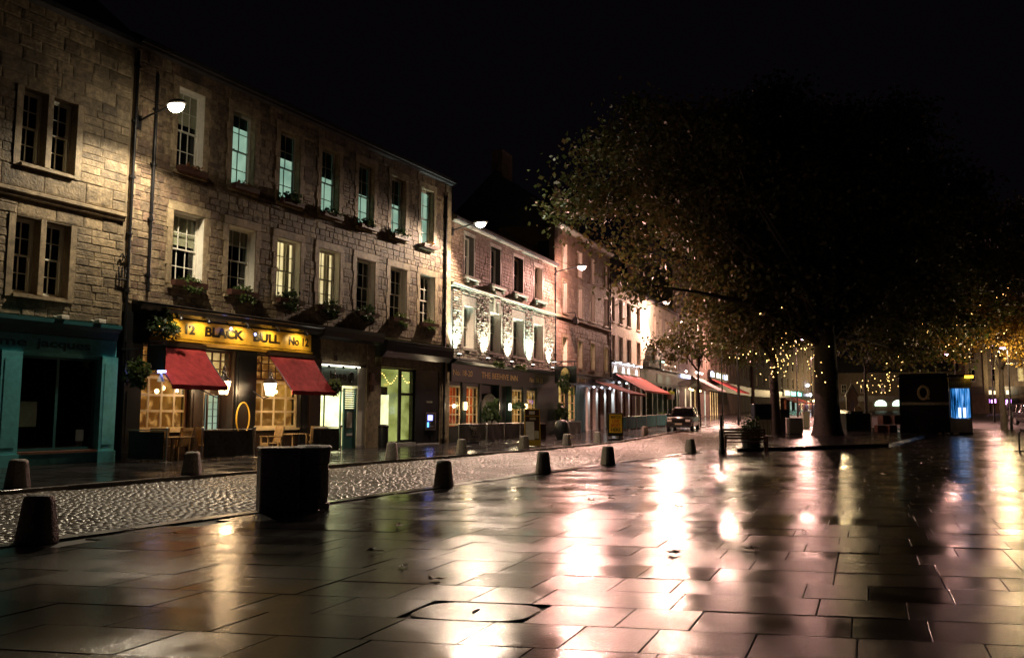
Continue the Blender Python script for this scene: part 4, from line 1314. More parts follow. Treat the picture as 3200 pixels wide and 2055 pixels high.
# dark green bar front with gothic carved gable
b = MB(); b.box(37.0, 53, -.14, .3, 4.3, 5.9); b.build('dark_fascia', K['black_green'], b5)
b = MB(); b.prism([(0, 6.05), (-.5, 5.98), (-.5, 5.86), (-.14, 5.82), (0, 5.82)], 0, 43, 53); b.build('dark_cornice', K['lead'], b5)
for x in (37.0, 38.6, 41.0, 43.0, 45.2, 47.2, 49.4, 51.5, 52.6):
    b = MB(); b.box(x, x + .4, -.2, .3, -.02, 4.3); b.box(x - .05, x + .45, -.25, .3, -.02, .5); b.build('green_column', K['black_green'], b5)
for x, w in ((37.4, 1.2), (39, 2.0), (41.4, 1.6), (43.4, 1.8), (45.6, 1.6), (47.6, 1.8), (49.8, 1.7)):
    glazed(b5, 'bar_window', x, x + w, .9, 4.2, 2, 3, .1, K['black_green'], fw=.1, bw=.06)
    b = MB(); b.box(x, x + w, .05, .3, -.02, .89); b.build('stall_riser', K['black_green'], b5)
room(b5, 37, 51.5, .5, 4.3, .25, 2.4, lit_room('dim_bar_interior', (.7, .42, .12), .26, (.01, .012, .015), 1.6), name='bar_interior')
for x, w, z in ((44.5, 1.6, 6.3), (47.8, 1.6, 6.3)):
    b = MB(); b.lathe([(.05, .22), (.4, .12), (.7, -.05)], 14, (x, -.7, z), sy=.5); b.build('sign_lamp_hood', K['white_paint'], b5)
    spot(b5, (x, -.7, z - .1), (0, .5, -1), 40, (.9, 1, .92), 100, .8, .06)
b = MB(); b.box(43.3, 52.5, -.17, -.13, 4.55, 5.5); pnl = b.build('pale_signboard', M('pale_green_sign', (.20, .24, .18), rough=.5, var=.3), b5)
gab = thing('carved_gable', 'dark carved figure and stepped gable standing on the bar front under the cream wall', 'carving', (0, 0, 0), TH)
gab.location = b5.matrix_basis @ Vector((40.2, -.6, 5.9))
b = MB(); b.prism([(-2.4, 0), (-2.2, .45), (-1.7, .5), (-1.5, 1.1), (-1.0, 1.2), (-.7, 1.9), (.1, 1.9), (.5, 1.2), (.9, 1.1), (1.2, .5), (1.7, .45), (1.9, 0)], 1, -.1, .45); b.build('stepped_gable', K['black_green'], gab)
b = MB(); b.lathe([(.5, .9), (.42, 1.3), (.3, 1.8), (.42, 2.1), (.36, 2.35), (.14, 2.42), (.2, 2.55), (.22, 2.72), (.12, 2.86), (.02, 2.9)], 12, (-.3, -.3, -.25), sy=.8); b.tube([(-.6, -.35, 1.85), (-.85, -.5, 1.5), (-.6, -.7, 1.3)], [.12, .1, .07], 8); b.tube([(.05, -.35, 1.85), (.3, -.5, 1.5), (.1, -.7, 1.35)], [.12, .1, .07], 8); b.build('carved_figure', K['lead'], gab, smooth=True)
b = MB(); b.prism([(2.3, 0), (2.3, .5), (2.0, .55), (2.7, .9), (3.0, 1.7), (3.3, .9), (4.0, .55), (3.7, .5), (3.7, 0)], 1, -.15, .45); b.build('small_gable', K['black_green'], gab)
b = MB(); b.box(2.5, 3.5, -.2, -.16, .62, .74); b.build('gable_light', emitter('green_gable_light', (.5, 1, .8), 1.4), gab)
spot(gab, (.4, -1.3, .1), (-.5, 1.0, 1.1), 30, (.75, .9, 1), 60, .7, .05)

# ================================================================== dark tenement further on
b6 = thing('far_tenement', 'dark tall tenement behind the leaves with neon sign and striped awning', 'building', (36.15, 22.8, 0), TH)
holes = []
FX = [54.5 + 3.0 * k for k in range(19)]
for x in FX:
    for z0 in (7.2, 10.6, 14.0):
        holes.append((x, x + 1.1, z0, z0 + 2.1))
wall(b6, 'wall', 53, 112, 0, 18, holes, 0, .35, K['far_stone'])
rr = random.Random(9)
for i, x in enumerate(FX):
    for j, z0 in enumerate((7.2, 10.6, 14.0)):
        lit = rr.random() < .12
        glazed(b6, 'window', x, x + 1.1, z0, z0 + 2.1, 2, 2, .12, K['white_paint'], fw=.07, bw=.04)
        b = MB(); b.quad((x - .1, .6, z0 - .1), (x + 1.2, .6, z0 - .1), (x + 1.2, .6, z0 + 2.2), (x - .1, .6, z0 + 2.2)); b.build('room_wall', K['room_warm'] if lit else K['dark_room'], b6)
roof(b6, 53, 112, 18, 9, 4, (60, 75, 90, 105))
b = MB(); b.box(53, 70, -.12, .02, 4.6, 6.0); b.build('shop_fascia', K['dark_brown'], b6)
b = MB(); b.box(70, 112, -.12, .02, 4.6, 6.0); b.build('shop_fascia', K['wood_dark'], b6)
for x, w, m in ((56.6, .5, 'room_cream'), (59.5, .5, 'room_cream'), (62, .4, 'room_warm'), (64.5, .6, 'room_cream'), (68.2, .45, 'room_teal2'), (72, .35, 'room_warm'), (73.6, .35, 'room_warm'), (75.4, .35, 'room_warm'), (77, .35, 'room_warm')):
    b = MB(); b.box(x, x + w, -.08, -.04, 1.4, 4.4); b.build('lit_window_strip', K[m], b6)
for x, z in ((55.3, 6.25), (61, 6.4), (62.8, 6.4), (64.4, 6.4), (57.2, 4.4), (58.6, 4.3), (63.2, 4.3)):
    b = MB(); b.lathe([(.05, .1), (.14, 0), (.05, -.12)], 8, (x, -.5, z)); b.build('shop_lamp', K['bulb_warm'] if z < 5 else K['lamp_lens_pink'], b6)
    if x in (62.8, 58.6): point(b6, (x, -.7, z - .2), 30, (1, .8, .6), .1)
b = MB(); b.box(54.3, 58.6, -.3, -.1, 5.55, 5.9); b.build('lit_signboard', emitter('blue_white_sign', (.55, .6, 1), 1.6), b6)
sg = MB(); sg.box(70.6, 85.3, -.35, -.1, 6.2, 7.2); ns = sg.build('neon_signboard', K['plastic_dark'], b6)
nb_, nw_ = emitter('blue_neon', (.5, .6, 1), 3.0), emitter('white_neon', (.85, 1, .85), 2.0)
for x0_, x1_, m_, q_ in ((71.2, 74.4, nb_, 5), (75.4, 77.6, nw_, 3), (77.9, 78.8, nw_, 1), (79.1, 80.6, nw_, 2), (81.2, 84.6, nb_, 5)):
    marks(ns, x0_, x1_, 6.35, 7.05, -.352, m_, q_, int(x0_), .25)

for bb, ox in ((b4, 15.2), (b5, 28.1), (b6, 53)):
    rebase(bb, ox)

# ================================================================== far end of the street
def far_block(name, label, p0, p1, h, floors, ncol, lit, seed, base=1.0, glow=None):
    d = Vector((p1[0] - p0[0], p1[1] - p0[1])); L = d.length
    root = thing(name, label, 'building', (p0[0], p0[1], 0), math.atan2(d.y, d.x))
    rr = random.Random(seed); holes = []
    for i in range(ncol):
        for j in range(floors):
            x = (i + .5) * L / ncol; z = 6.5 + j * 3.3
            holes.append((x - .55, x + .55, z, z + 1.9))
    wall(root, 'wall', 0, L, 0, h, holes, 0, .3, K['far_stone'])
    for q in holes:
        glazed(root, 'window', q[0], q[1], q[2], q[3], 2, 2, .1, K['white_paint'], fw=.08, bw=.05)
        b = MB(); b.quad((q[0] - .1, .5, q[2] - .1), (q[1] + .1, .5, q[2] - .1), (q[1] + .1, .5, q[3] + .1), (q[0] - .1, .5, q[3] + .1)); b.build('room_wall', K['room_warm'] if rr.random() < lit else K['dark_room'], root)
    b = MB(); b.prism([(-.3, h), (4.5, h + 3.5), (9, h)], 0, 0, L); b.build('roof', K['slate'], root)
    b = MB(); b.box(0, L, -.12, .0, 4.6, 5.8); b.build('shop_fascia', K['dark_brown'], root)
    return root, L


f7, L7 = far_block('street_end_tenement', 'narrow tenement with teal shop sign glimpsed beyond the slim tree', (147, 31.5), (192, 27.3), 17, 3, 12, .25, 3)
for x, w, m in ((14, 1.2, 'room_warm'), (18, 1.2, 'room_red'), (22, .8, 'room_teal2'), (25.5, .8, 'room_teal2'), (30, 1.0, 'room_cream'), (35, 1.0, 'room_cream'), (40, 1, 'room_white')):
    b = MB(); b.box(x, x + w, -.1, -.02, 2.2, 4.4); b.build('lit_shop_window', K[m], f7)
b = MB(); b.box(17, 31, -.3, -.1, 5.0, 6.2); tsn = b.build('teal_signboard', K['teal_dark'], f7)
marks(tsn, 18, 30, 5.2, 6.0, -.302, emitter('teal_neon', (.25, 1, .85), 3.5), 4, 5, .35, split=3)
b = MB(); b.prism([(0, 4.8), (-2.4, 3.8), (-2.4, 3.7), (0, 4.7)], 0, 16, 28); b.build('shop_awning', K['awning'], f7)
for x, z, c in ((36, 5.6, 'bulb_white'), (39, 4.4, 'bulb_warm'), (43.5, 3.2, 'bulb_white'), (34, 7.5, 'bulb_white')):
    b = MB(); b.lathe([(.1, .3), (.4, 0), (.1, -.3)], 8, (x, -.4, z)); b.build('shop_lamp', K[c], f7)
point(f7, (28, -5, 6.0), 700, (1, .7, .35), .3)
point(f7, (38, -6, 10.0), 900, (1, .7, .35), .3)
f8, L8 = far_block('street_end_range', 'low dark range closing the street with four white lit shop arches', (206, 26), (206, -6), 11, 1, 8, .1, 4)
for x in (9.6, 13.2, 16.8, 20.0):
    b = MB(); arch = [(x - 1.2, 3.6)] + [(x - 1.2 * math.cos(a), 3.9 + 1.0 * math.sin(a)) for a in [math.pi * k / 8 for k in range(9)]] + [(x + 1.2, 3.6)]
    b.prism(arch, 1, -.25, -.05); b.build('lit_arch', emitter('green_white_arch', (.75, 1, .78), 1.3), f8)
ch = thing('gabled_well_house', 'small floodlit stone well house with a pointed gable beyond the big trunk', 'building', (168, 18.2, 0), R(-80))
ch.scale = (.5, .6, .72)
b = MB(); b.prism([(-2.0, 2), (-2.0, 7.0), (-1.2, 8.0), (0, 9.6), (1.2, 8.0), (2.0, 7.0), (2.0, 2)], 1, 0, 2.5); b.build('wall', K['dressed'], ch)
b = MB(); b.prism([(-2.3, 6.9), (0, 9.9), (2.3, 6.9), (2.3, 7.2), (0, 10.2), (-2.3, 7.2)], 1, -.2, 2.7); b.build('roof', K['slate'], ch)
b = MB(); b.prism([(-.7, 3), (-.7, 5.5), (0, 6.3), (.7, 5.5), (.7, 3)], 1, -.08, .1); b.build('window', K['dark_brown'], ch)
spot(ch, (0, -6, 2.6), (0, 1, .7), 500, (1, .72, .35), 60, .6, .1)
f9, L9 = far_block('right_hand_terrace', 'far stone terrace with lit columns and purple shop lights by the parked cars', (142, .5), (142, -22), 16, 2, 7, .1, 6)
for x in (.8, 3.2, 4.6, 8.2, 11.2, 14.5):
    b = MB(); b.box(x, x + .55, -.35, .02, 1.5, 14); b.build('pilaster', K['dressed'], f9)
for x, w, m in ((4.9, 1.0, 'bulb_pink'), (9, .5, 'room_white'), (10.2, .5, 'room_teal2'), (12.2, .6, 'room_white'), (13.4, .5, 'room_teal2')):
    b = MB(); b.box(x, x + w, -.2, -.13, 3.2, 4.6 if m != 'bulb_pink' else 3.6); b.build('lit_shop_window', K[m], f9)
pk = emitter('purple_shop_sign', (.75, .3, 1), 2.5)
b = MB(); b.box(3.4, 7.4, -.3, -.12, 3.3, 4.1); ps = b.build('purple_signboard', K['plastic_dark'], f9)
marks(ps, 3.5, 7.3, 3.4, 4.0, -.302, pk, 7, 2, .4)
b = MB(); b.box(3.4, 7.4, -.3, -.12, 4.5, 5.4); ps = b.build('cream_signboard', K['plastic_dark'], f9)
marks(ps, 3.6, 7.2, 4.65, 5.25, -.302, emitter('cream_sign', (1, .8, .5), .8), 4, 6, .3)
for x, z in ((6, 9), (13, 9)):
    spot(f9, (x, -5, 5.5), (0, 1, .5), 500, (1, .75, .42), 100, .7, .1)


def W3(l, d, z):
    """point on the turned facade: l along it, d out from it"""
    return Vector((36.15 + l * math.cos(TH) + d * math.sin(TH), 22.8 + l * math.sin(TH) - d * math.cos(TH), z))


# ================================================================== wall street lamps
LAMP_HEAD = MB().lathe([(.04, .13), (.13, .12), (.2, .06), (.21, 0), (.19, -.03)], 14, sx=1.0, sy=1.9).mesh('lamp_head', K['lead'], True)


def wall_lamp(label, base, out, length, z, power, color, lens, omni=.09, lean=0.0, group='wall-mounted street lamps'):
    """bracket lamp: base point on the wall, out = horizontal unit vector away from it"""
    o = Vector(out).normalized()
    ang = math.atan2(o.y, o.x) - math.pi / 2
    t = thing('wall_lamp', label, 'street lamp', (base[0], base[1], z), ang, group)
    b = MB(); b.tube([(0, 0, -.25), (0, length * .35, -.12), (0, length * .8, -.02), (0, length - .2, .0)], .035, 8); b.cbox(-.09, .09, -.0, .06, -.5, -.05); b.tube([(0, .03, .6), (0, length * .7, .05)], .01, 5); b.build('bracket', K['iron'], t)
    link('lamp_head', LAMP_HEAD, t, (0, length + .1, .03))
    b = MB(); b.lathe([(.20, .0), (.205, -.06), (.16, -.15), (.08, -.21), (.02, -.225)], 16, (0, length + .1, 0), sy=1.35); b.build('lens', lens, t, smooth=True)
    spot(t, (0, length + .1, -.27), (lean, .26, -1), power * 2.4, color, 152, .45, .16)
    point(t, (0, length + .12, -.36), power * omni, color, .12)
    return t


LC = (1, .83, .58); LP = (1, .50, .40)
wall_lamp('white wall lamp on a bracket where the ashlar tenement meets the long pub', (17.5, 22.78), (0, -1), 1.6, 10.98, 540, LC, K['lamp_lens'], .06, .15)
p = W3(.15, 0, 0); nrm = (math.sin(TH), -math.cos(TH))
wall_lamp('bright wall lamp at the corner between the long pub and the inn', (p.x, p.y), nrm, 1.52, 11.13, 1000, (1, .74, .54), K['lamp_lens'], .06, .55)
p = W3(15.4, 0, 0)
wall_lamp('pinkish wall lamp between the inn and the brown tenement', (p.x, p.y), nrm, 1.76, 11.35, 1500, LP, K['lamp_lens_pink'], .35, .5)
p = W3(40.1, 0, 0)
wall_lamp('pinkish wall lamp high on the cream building', (p.x, p.y), nrm, 1.8, 12.0, 2300, (1, .57, .43), K['lamp_lens_pink'], .3, .5)
p = W3(70, 0, 0)
wall_lamp('wall lamp on the dark far tenement seen through leaves', (p.x, p.y), nrm, 1.8, 12.5, 2600, LP, K['lamp_lens_pink'], .1, .5)


def post_lamp(label, loc, h, power, color, lens, arm=1.2, rz=0.0, omni=.35):
    t = thing('street_lamp', label, 'street lamp', (loc[0], loc[1], zg(loc[0])), rz, 'lamp posts round the square')
    b = MB(); b.tube([(0, 0, 0), (0, 0, .9), (0, 0, 1.0), (0, 0, h)], [.1, .1, .065, .045], 10); b.tube([(0, 0, h), (arm * .5, 0, h + .25), (arm, 0, h + .25)], .035, 8); b.build('post', K['iron'], t, smooth=True)
    b = MB(); b.lathe([(.05, .12), (.2, .06), (.2, 0)], 12, (arm, 0, h + .2)); b.build('lamp_head', K['lead'], t)
    b = MB(); b.lathe([(.19, 0), (.15, -.07), (.02, -.1)], 12, (arm, 0, h + .2)); b.build('lens', lens, t, smooth=True)
    area(t, (arm, 0, h + .08), (0, 0, 0), .35, .35, power, color)
    point(t, (arm, 0, h + .02), power * omni, color, .1)
    return t


post_lamp('tall lamp post by the parked cars beyond the kiosk', (93.5, -2.5), 7.2, 550, LP, K['bulb_pink'])
post_lamp('lamp post under the golden-leaved tree', (70.0, -2.9), 5.7, 260, (1, .70, .34), K['bulb_pink'], .5, 2.5, 1.3)
post_lamp('lamp post half hidden behind the black kiosk', (90.8, .6), 6.3, 350, LP, K['bulb_pink'], .7, 1.2)
post_lamp('upper lamp among the leaves beyond the slim sapling', (75.7, 17.6), 9.5, 260, (1, .75, .45), K['bulb_pink'], .7, -1.2)
post_lamp('lower lamp among the leaves beyond the slim sapling', (75.3, 18.9), 7.0, 200, (1, .75, .45), K['bulb_pink'], .7, -1.2)
post_lamp('distant lamp between the slim tree and the big trunk', (109.6, 18.2), 9.4, 1500, LP, K['bulb_pink'], .8, -1.4)
post_lamp('distant lower lamp against the street end tenement', (110.3, 16.6), 7.1, 600, LP, K['bulb_pink'], .7, -1.4)

# ================================================================== awnings
def awning(label, root_m, l0, l1, zt, zf, proj, mat, group, val=.14, wall_y=-.12):
    t = thing('awning', label, 'awning', root_m @ Vector((l0, wall_y, zf)), TH if root_m is M3 else 0, group)
    w = l1 - l0; h = zt - zf; n = 8
    vs, fs = [], []
    for i in range(n + 1):
        k = i / n
        sag = -.05 * math.sin(k * math.pi)
        for j in range(9):
            x = w * j / 8
            rip = .02 * math.sin(j * 1.9 + i * .7) * k + .012 * math.sin(j * 3.7)
            vs.append((x, -proj * k, h * (1 - k) + sag + rip)); 
    for i in range(n):
        for j in range(8):
            a = i * 9 + j
            fs.append((a, a + 9, a + 10, a + 1))
    m = len(vs)
    vs += [(x, y, z - .02) for x, y, z in vs[:m]]
    fs += [tuple(m + q for q in f[::-1]) for f in fs]
    b = MB(); b.add(vs, fs); b.build('canvas', mat, t, smooth=True)
    b = MB(); b.box(0, w, -proj - .012, -proj, -val, .0); b.build('valance', mat, t)
    b = MB(); b.tube([(.03, 0, h - .06), (.03, -proj, -.03)], .018, 6); b.tube([(w - .03, 0, h - .06), (w - .03, -proj, -.03)], .018, 6); b.tube([(0, -proj + .02, -.02), (w, -proj + .02, -.02)], .022, 6); b.build('frame', K['iron'], t)
    b = MB(); b.box(-.03, w + .03, -.1, .1, h - .04, h + .1); b.build('cassette', K['dark_brown'], t)
    return t


M2 = Matrix.Translation((0, 22.8, 0)); M3 = Matrix.Translation((36.15, 22.8, 0)) @ Matrix.Rotation(TH, 4, 'Z')
awning('red awning over the pub window nearest the teal shop', M2, 18.08, 20.34, 3.72, 2.42, 1.2, K['awning'], 'red awnings on the gold-signed pub', wall_y=-.2)
awning('red awning over the pub window beside the bright shop doorway', M2, 23.36, 25.80, 3.72, 2.36, 1.2, K['awning'], 'red awnings on the gold-signed pub', wall_y=-.2)
awning('lower red awning in front of the white-columned bar', M3, 23.1, 28.0, 4.0, 3.08, 2.7, K['awning_dark'], 'red awnings over the bar terraces', wall_y=-.25)
awning('upper long red awning below the white lit fascia', M3, 28.9, 37.8, 4.84, 3.45, 2.5, K['awning_dark'], 'red awnings over the bar terraces', wall_y=-.12)
awning('pale striped awning on the far dark tenement', M3, 60.3, 66.5, 5.9, 4.35, 2.8, K['awning_grey'], 'far shop awnings', wall_y=-.15)
awning('far red awning under the blue neon sign', M3, 72.0, 84.0, 6.1, 4.5, 3.2, K['awning_dark'], 'far shop awnings', wall_y=-.15)

# ================================================================== window boxes
FOL = [foliage_mesh('foliage_%d' % k, K['leaf_green'], 170, .55, .16, .26, .10, k) for k in range(3)]
FOLD = [foliage_mesh('dark_foliage_%d' % k, K['leaf_dark'], 200, .62, .18, .34, .11, 10 + k) for k in range(3)]
FOLR = [foliage_mesh('red_foliage_%d' % k, K['leaf_red'], 150, .5, .14, .22, .09, 20 + k) for k in range(2)]
for row, (z, nm) in enumerate(((5.74, 'lower'), (9.56, 'upper'))):
    for i, x in enumerate(LX):
        w = 1.3 if row == 0 else 1.12
        red = row == 1 and i in (0, 1, 6)
        t = thing('window_box', '%s under the %s %s window of the long pub from the teal shop' % ('red flowers' if red else 'green plants', ORD[i], nm + '-floor'), 'window box', (x + w / 2, 22.8 - .16, z - .02), 0, 'window boxes on the long pub')
        b = MB(); b.prism([(-.12, -.02), (.1, -.02), (.12, .17), (-.14, .17)], 0, -w * .52, w * .52); b.build('trough', K['wood_dark'], t)
        me = (FOLR if red else FOL if (row == 0 and i in (0, 1, 5, 6)) else FOLD)[i % 2]
        o = link('foliage', me, t, (0, -.02, .1), 0, (1.05, 1, 1.0 + .25 * ((i * 7) % 3) / 2)); 
        if row == 0:
            o2 = link('trailing_foliage', (FOLD if i in (2, 3, 4) else FOL)[(i + 1) % 3], t, (.1 - .06 * i % .3, -.1, .02), 0, (.85, .8, -.9 - .3 * (i % 2)))
for i, (x, y, z, s, lab, m) in enumerate(((17.2, 21.85, 2.72, 1.0, 'leafy hanging basket at the corner of the pub next to the teal shop', 'D'), (25.95, 21.6, 2.55, .8, 'leafy hanging basket at the lower corner of the second red awning', 'G'))):
    t = thing('hanging_basket', lab, 'hanging basket', (x, y, z), 0, 'hanging baskets on the pub')
    b = MB(); b.lathe([(.04, -.22), (.2, -.12), (.27, 0)], 12); b.build('basket', K['wood_dark'], t)
    link('foliage', FOL[i], t, (0, 0, .02), 0, (.75 * s, 2.2 * s, 1.6 * s)); link('trailing_foliage', FOLD[i], t, (0, 0, 0), 0, (.6 * s, 1.9 * s, -1.3 * s))
    b = MB()
    for a in range(3):
        b.tube([(.26 * math.cos(a * 2.1), .26 * math.sin(a * 2.1), 0), (0, 0, .75)], .006, 4)
    b.tube([(0, 0, .75), (0, 22.62 - y, .75)], .018, 6); b.build('chain_and_bracket', K['iron'], t)
# climbing plants round the left end of the sign and along the inn ledge
for i, (p, sc, lab) in enumerate((((18.55, 22.45, 4.25), (1.1, 1.2, 1.5), 'dark creeper hanging over the left end of the gold sign'), ((41.2, 22.7, 4.25), (1.6, 1.4, .9), 'leafy plants on the ledge above the inn lettering near its middle'), ((44.1, 22.9, 4.25), (1.5, 1.4, .9), 'leafy plants on the ledge above the inn lettering past its middle'), ((49.7, 22.6, 3.3), (.7, 2.0, 2.2), 'leafy basket hanging below the square pub sign'))):
    t = thing('trailing_plant', lab, 'plant', p, 0 if i == 0 else TH, 'plants on the pub fronts')
    link('leaves', FOLD[i % 3] if i in (0, 3) else FOL[i % 3], t, (0, 0, 0), 0, sc); link('trailing_leaves', FOL[i % 3] if i else FOLD[1], t, (0, -.05, 0), 0, (sc[0], sc[1], -sc[2] * .8))
# bay trees by the inn door
for i, (l, lab) in enumerate(((4.1, 'small clipped tree in front of the pale arched panel'), (8.4, 'hanging bush in front of the inn window past the arch'), (15.1, 'dark bush against the inn front under the hanging sign'))):
    q = W3(l, .5 if i != 1 else .3, 0)
    t = thing('potted_tree', lab, 'plant', (q.x, q.y, .08 if i != 1 else 1.85), TH, 'greenery at the inn front')
    if i != 1:
        b = MB(); b.lathe([(.2, 0), (.26, .45), (.24, .45)], 12); b.build('pot', K['plastic_dark'], t)
        b = MB(); b.tube([(0, 0, .4), (.02, 0, 1.3)], .03, 6); b.build('stem', K['bark'], t)
    link('crown', FOLD[i], t, (0, 0, 1.15 if i != 1 else 0), 0, (.95, 2.6, 3.0 if i != 1 else 1.2))

# ================================================================== lanterns and pub signs
def lantern(label, x, y, z, wall_x):
    t = thing('pub_lantern', label, 'lantern', (x, y, z), 0, 'glowing lanterns on the pub')
    b = MB()
    for a in range(6):
        c, s = math.cos(a * math.pi / 3), math.sin(a * math.pi / 3)
        b.tube([(.15 * c, .15 * s, -.26), (.25 * c, .25 * s, .2)], .010, 4)
        c2, s2 = math.cos((a + 1) * math.pi / 3), math.sin((a + 1) * math.pi / 3)
        b.tube([(.25 * c, .25 * s, .2), (.25 * c2, .25 * s2, .2)], .012, 4); b.tube([(.15 * c, .15 * s, -.26), (.15 * c2, .15 * s2, -.26)], .010, 4)
    b.build('cage', K['iron'], t)
    b = MB(); b.lathe([(.135, -.25), (.235, .19)], 6, square=0); o = b.build('glass', K['lantern_glass'], t); o.rotation_euler = (0, 0, R(30))
    b = MB(); b.lathe([(.28, .2), (.2, .3), (.1, .36), (.07, .44), (.1, .5), (.05, .56), (.06, .62), (.01, .72)], 10); b.build('cap', K['dark_brown'], t, smooth=True)
    b = MB(); b.lathe([(.01, .12), (.05, .06), (.05, -.04), (.01, -.1)], 8); b.build('flame_bulb', K['bulb_warm'], t)
    b = MB(); b.tube([(0, 0, -.27), (0, .3, -.36), (wall_x - x, 22.62 - y, -.1)], .02, 6); b.build('bracket', K['iron'], t)
    point(t, (0, -.36, -.05), 60, (1, .66, .34), .12)
    return t


lantern('lit lantern at the right end of the first red awning', 20.62, 21.9, 2.42, 20.3)
lantern('lit lantern left of the second red awning', 22.80, 21.92, 2.42, 22.7)
t = thing('oval_board', 'oval gilt-rimmed board standing in the pub doorway', 'sign', (21.75, 22.15, .08))
b = MB(); ov = [(.0 + .30 * math.cos(a * math.pi / 16), 1.28 + .55 * math.sin(a * math.pi / 16)) for a in range(32)]
b.prism(ov, 1, -.02, .02); b.build('board', K['sign_black'], t)
b = MB(); b.tube([(x, -.025, z) for x, z in ov + ov[:1]], .028, 6, False); b.build('rim', K['gold_board'], t)
b = MB(); b.tube([(0, 0, .1), (0, 0, .74)], .03, 6); b.box(-.36, .36, -.16, .16, .70, .76); b.lathe([(.25, 0), (.2, .04), (.04, .1)], 10); b.build('stand', K['wood_dark'], t)
t = thing('projecting_sign', 'black projecting pub board beside the first red awning with a small blue light', 'sign', (18.0, 22.6, 2.8))
b = MB(); b.cbox(-.03, .03, -.95, -.15, .05, .85); b.build('board', K['black_paint'], t)
b = MB(); b.tube([(0, 0, .95), (0, -1.0, .95)], .025, 6); b.tube([(0, -.3, .95), (0, -.3, .84)], .01, 4); b.tube([(0, -.85, .95), (0, -.85, .84)], .01, 4); b.build('bracket', K['iron'], t)
b = MB(); b.box(-.06, .06, -.95, -.7, -.02, .045); b.build('blue_lamp', K['bulb_blue'], t)
b = MB(); b.lathe([(.02, -.02), (.06, -.14), (.12, -.3)], 10, (0, -.8, 0)); b.build('lamp_shade', K['white_paint'], t)

# ================================================================== bollards
bp = thing('stone_bollard', '', 'bollard', (0, 0, 0), 0, 'stone bollards')
b = MB(); b.lathe([(.215, -.02), (.215, .03), (.208, .08), (.16, .48), (.15, .53), (.115, .56), (.03, .565)], 20, square=.35); b.build('shaft', K['bollard'], bp, smooth=True)
near_b = [(6.64, 10.12), (15.78, 10.05), (20.8, 10.08), (25.3, 10.0), (35.15, 10.2)]
near_l = ['largest stone bollard, in front at the near edge of the cobbles by the frame edge', 'stone bollard just past the two granite bins along the near edge', 'stone bollard in front of the green banner on the square side', 'stone bollard on the square side in line with the yellow sport sign', 'stone bollard near the bench on the square side']
far_b = [(10.42, 16.6), (14.64, 16.5), (22.68, 16.45), (27.11, 16.5), (32.27, 16.55), (37.23, 16.8), (41.83, 17.1), (46.8, 17.75), (52.5, 18.2)]
far_l = ['stone bollard at the kerb before the teal shop window', 'stone bollard at the kerb in front of the pub barrier opening', 'stone bollard at the kerb before the cash machine', 'stone bollard at the kerb before the green banner', 'stone bollard right before the tall menu board', 'stone bollard at the kerb between menu board and sport sign', 'stone bollard just before the yellow sport sign', 'stone bollard half hidden behind the yellow sport sign', 'farthest stone bollard, beyond the yellow sport sign']
for i, ((x, y), lab) in enumerate(list(zip(near_b, near_l)) + list(zip(far_b, far_l))):
    o = bp if i == 0 else copy_tree(bp)
    o.location = (x, y, zg(x) + (.085 if y > 16 else .01)); o['label'] = lab; o.rotation_euler = (0, 0, .3 * i)
    s = 1 + .03 * math.sin(i * 3.1); o.scale = (s, s, s * (1 if y < 16 else .98))

# ================================================================== granite bins in front
t = thing('granite_bin', 'square dark granite bin, left one of the pair on the paving', 'bin', (10.62, 10.12, 0), R(28 - 90 + 22), 'granite bins on the paving')
b = MB(); b.cbox(-.31, .31, -.31, .31, 0, .97, .02); b.build('body', K['concrete'], t)
b = MB(); b.cbox(-.325, .325, -.325, .325, .97, 1.02, .012); b.build('lid', K['concrete'], t)
t.location = (10.67, 10.02, 0); t.rotation_euler = (0, 0, R(-40))
t = thing('granite_bin', 'narrower panelled granite bin, right one of the pair on the paving', 'bin', (11.22, 9.76, 0), R(-52), 'granite bins on the paving')
b = MB(); b.lathe([(.31, 0), (.31, .08), (.27, .1), (.27, .72), (.30, .75), (.31, .97)], 8, square=0); o = b.build('body', K['concrete'], t)
b = MB(); b.lathe([(.33, .97), (.33, 1.01), (.28, 1.04)], 8); b.build('lid', K['concrete'], t)
for k in range(8):
    a = 2 * math.pi * k / 8
    c, s = math.cos(a), math.sin(a)
    b = MB(); r0 = .252
    b.add([(r0 * c - s * u, r0 * s + c * u, z) for (u, z) in ((-.075, .16), (.075, .16), (.075, .66), (-.075, .66))] + [((r0 + .012) * c - s * u, (r0 + .012) * s + c * u, z) for (u, z) in ((-.06, .19), (.06, .19), (.06, .63), (-.06, .63))], [(4, 5, 6, 7), (0, 1, 5, 4), (1, 2, 6, 5), (2, 3, 7, 6), (3, 0, 4, 7)]); b.build('panel', K['concrete'], t)

# ================================================================== pub terrace: barriers, chairs, tables
def post(label, x, y, z=.08, h=1.02, group='chrome barrier posts'):
    t = thing('barrier_post', label, 'post', (x, y, z), 0, group)
    b = MB(); b.lathe([(.19, 0), (.19, .015), (.06, .035), (.03, .05)], 16); b.build('base', K['steel'], t, smooth=True)
    b = MB(); b.tube([(0, 0, .04), (0, 0, h - .06)], .024, 10); b.lathe([(.03, h - .08), (.045, h - .05), (.045, h), (.02, h + .02)], 10); b.build('pole', K['steel'], t, smooth=True)
    return t


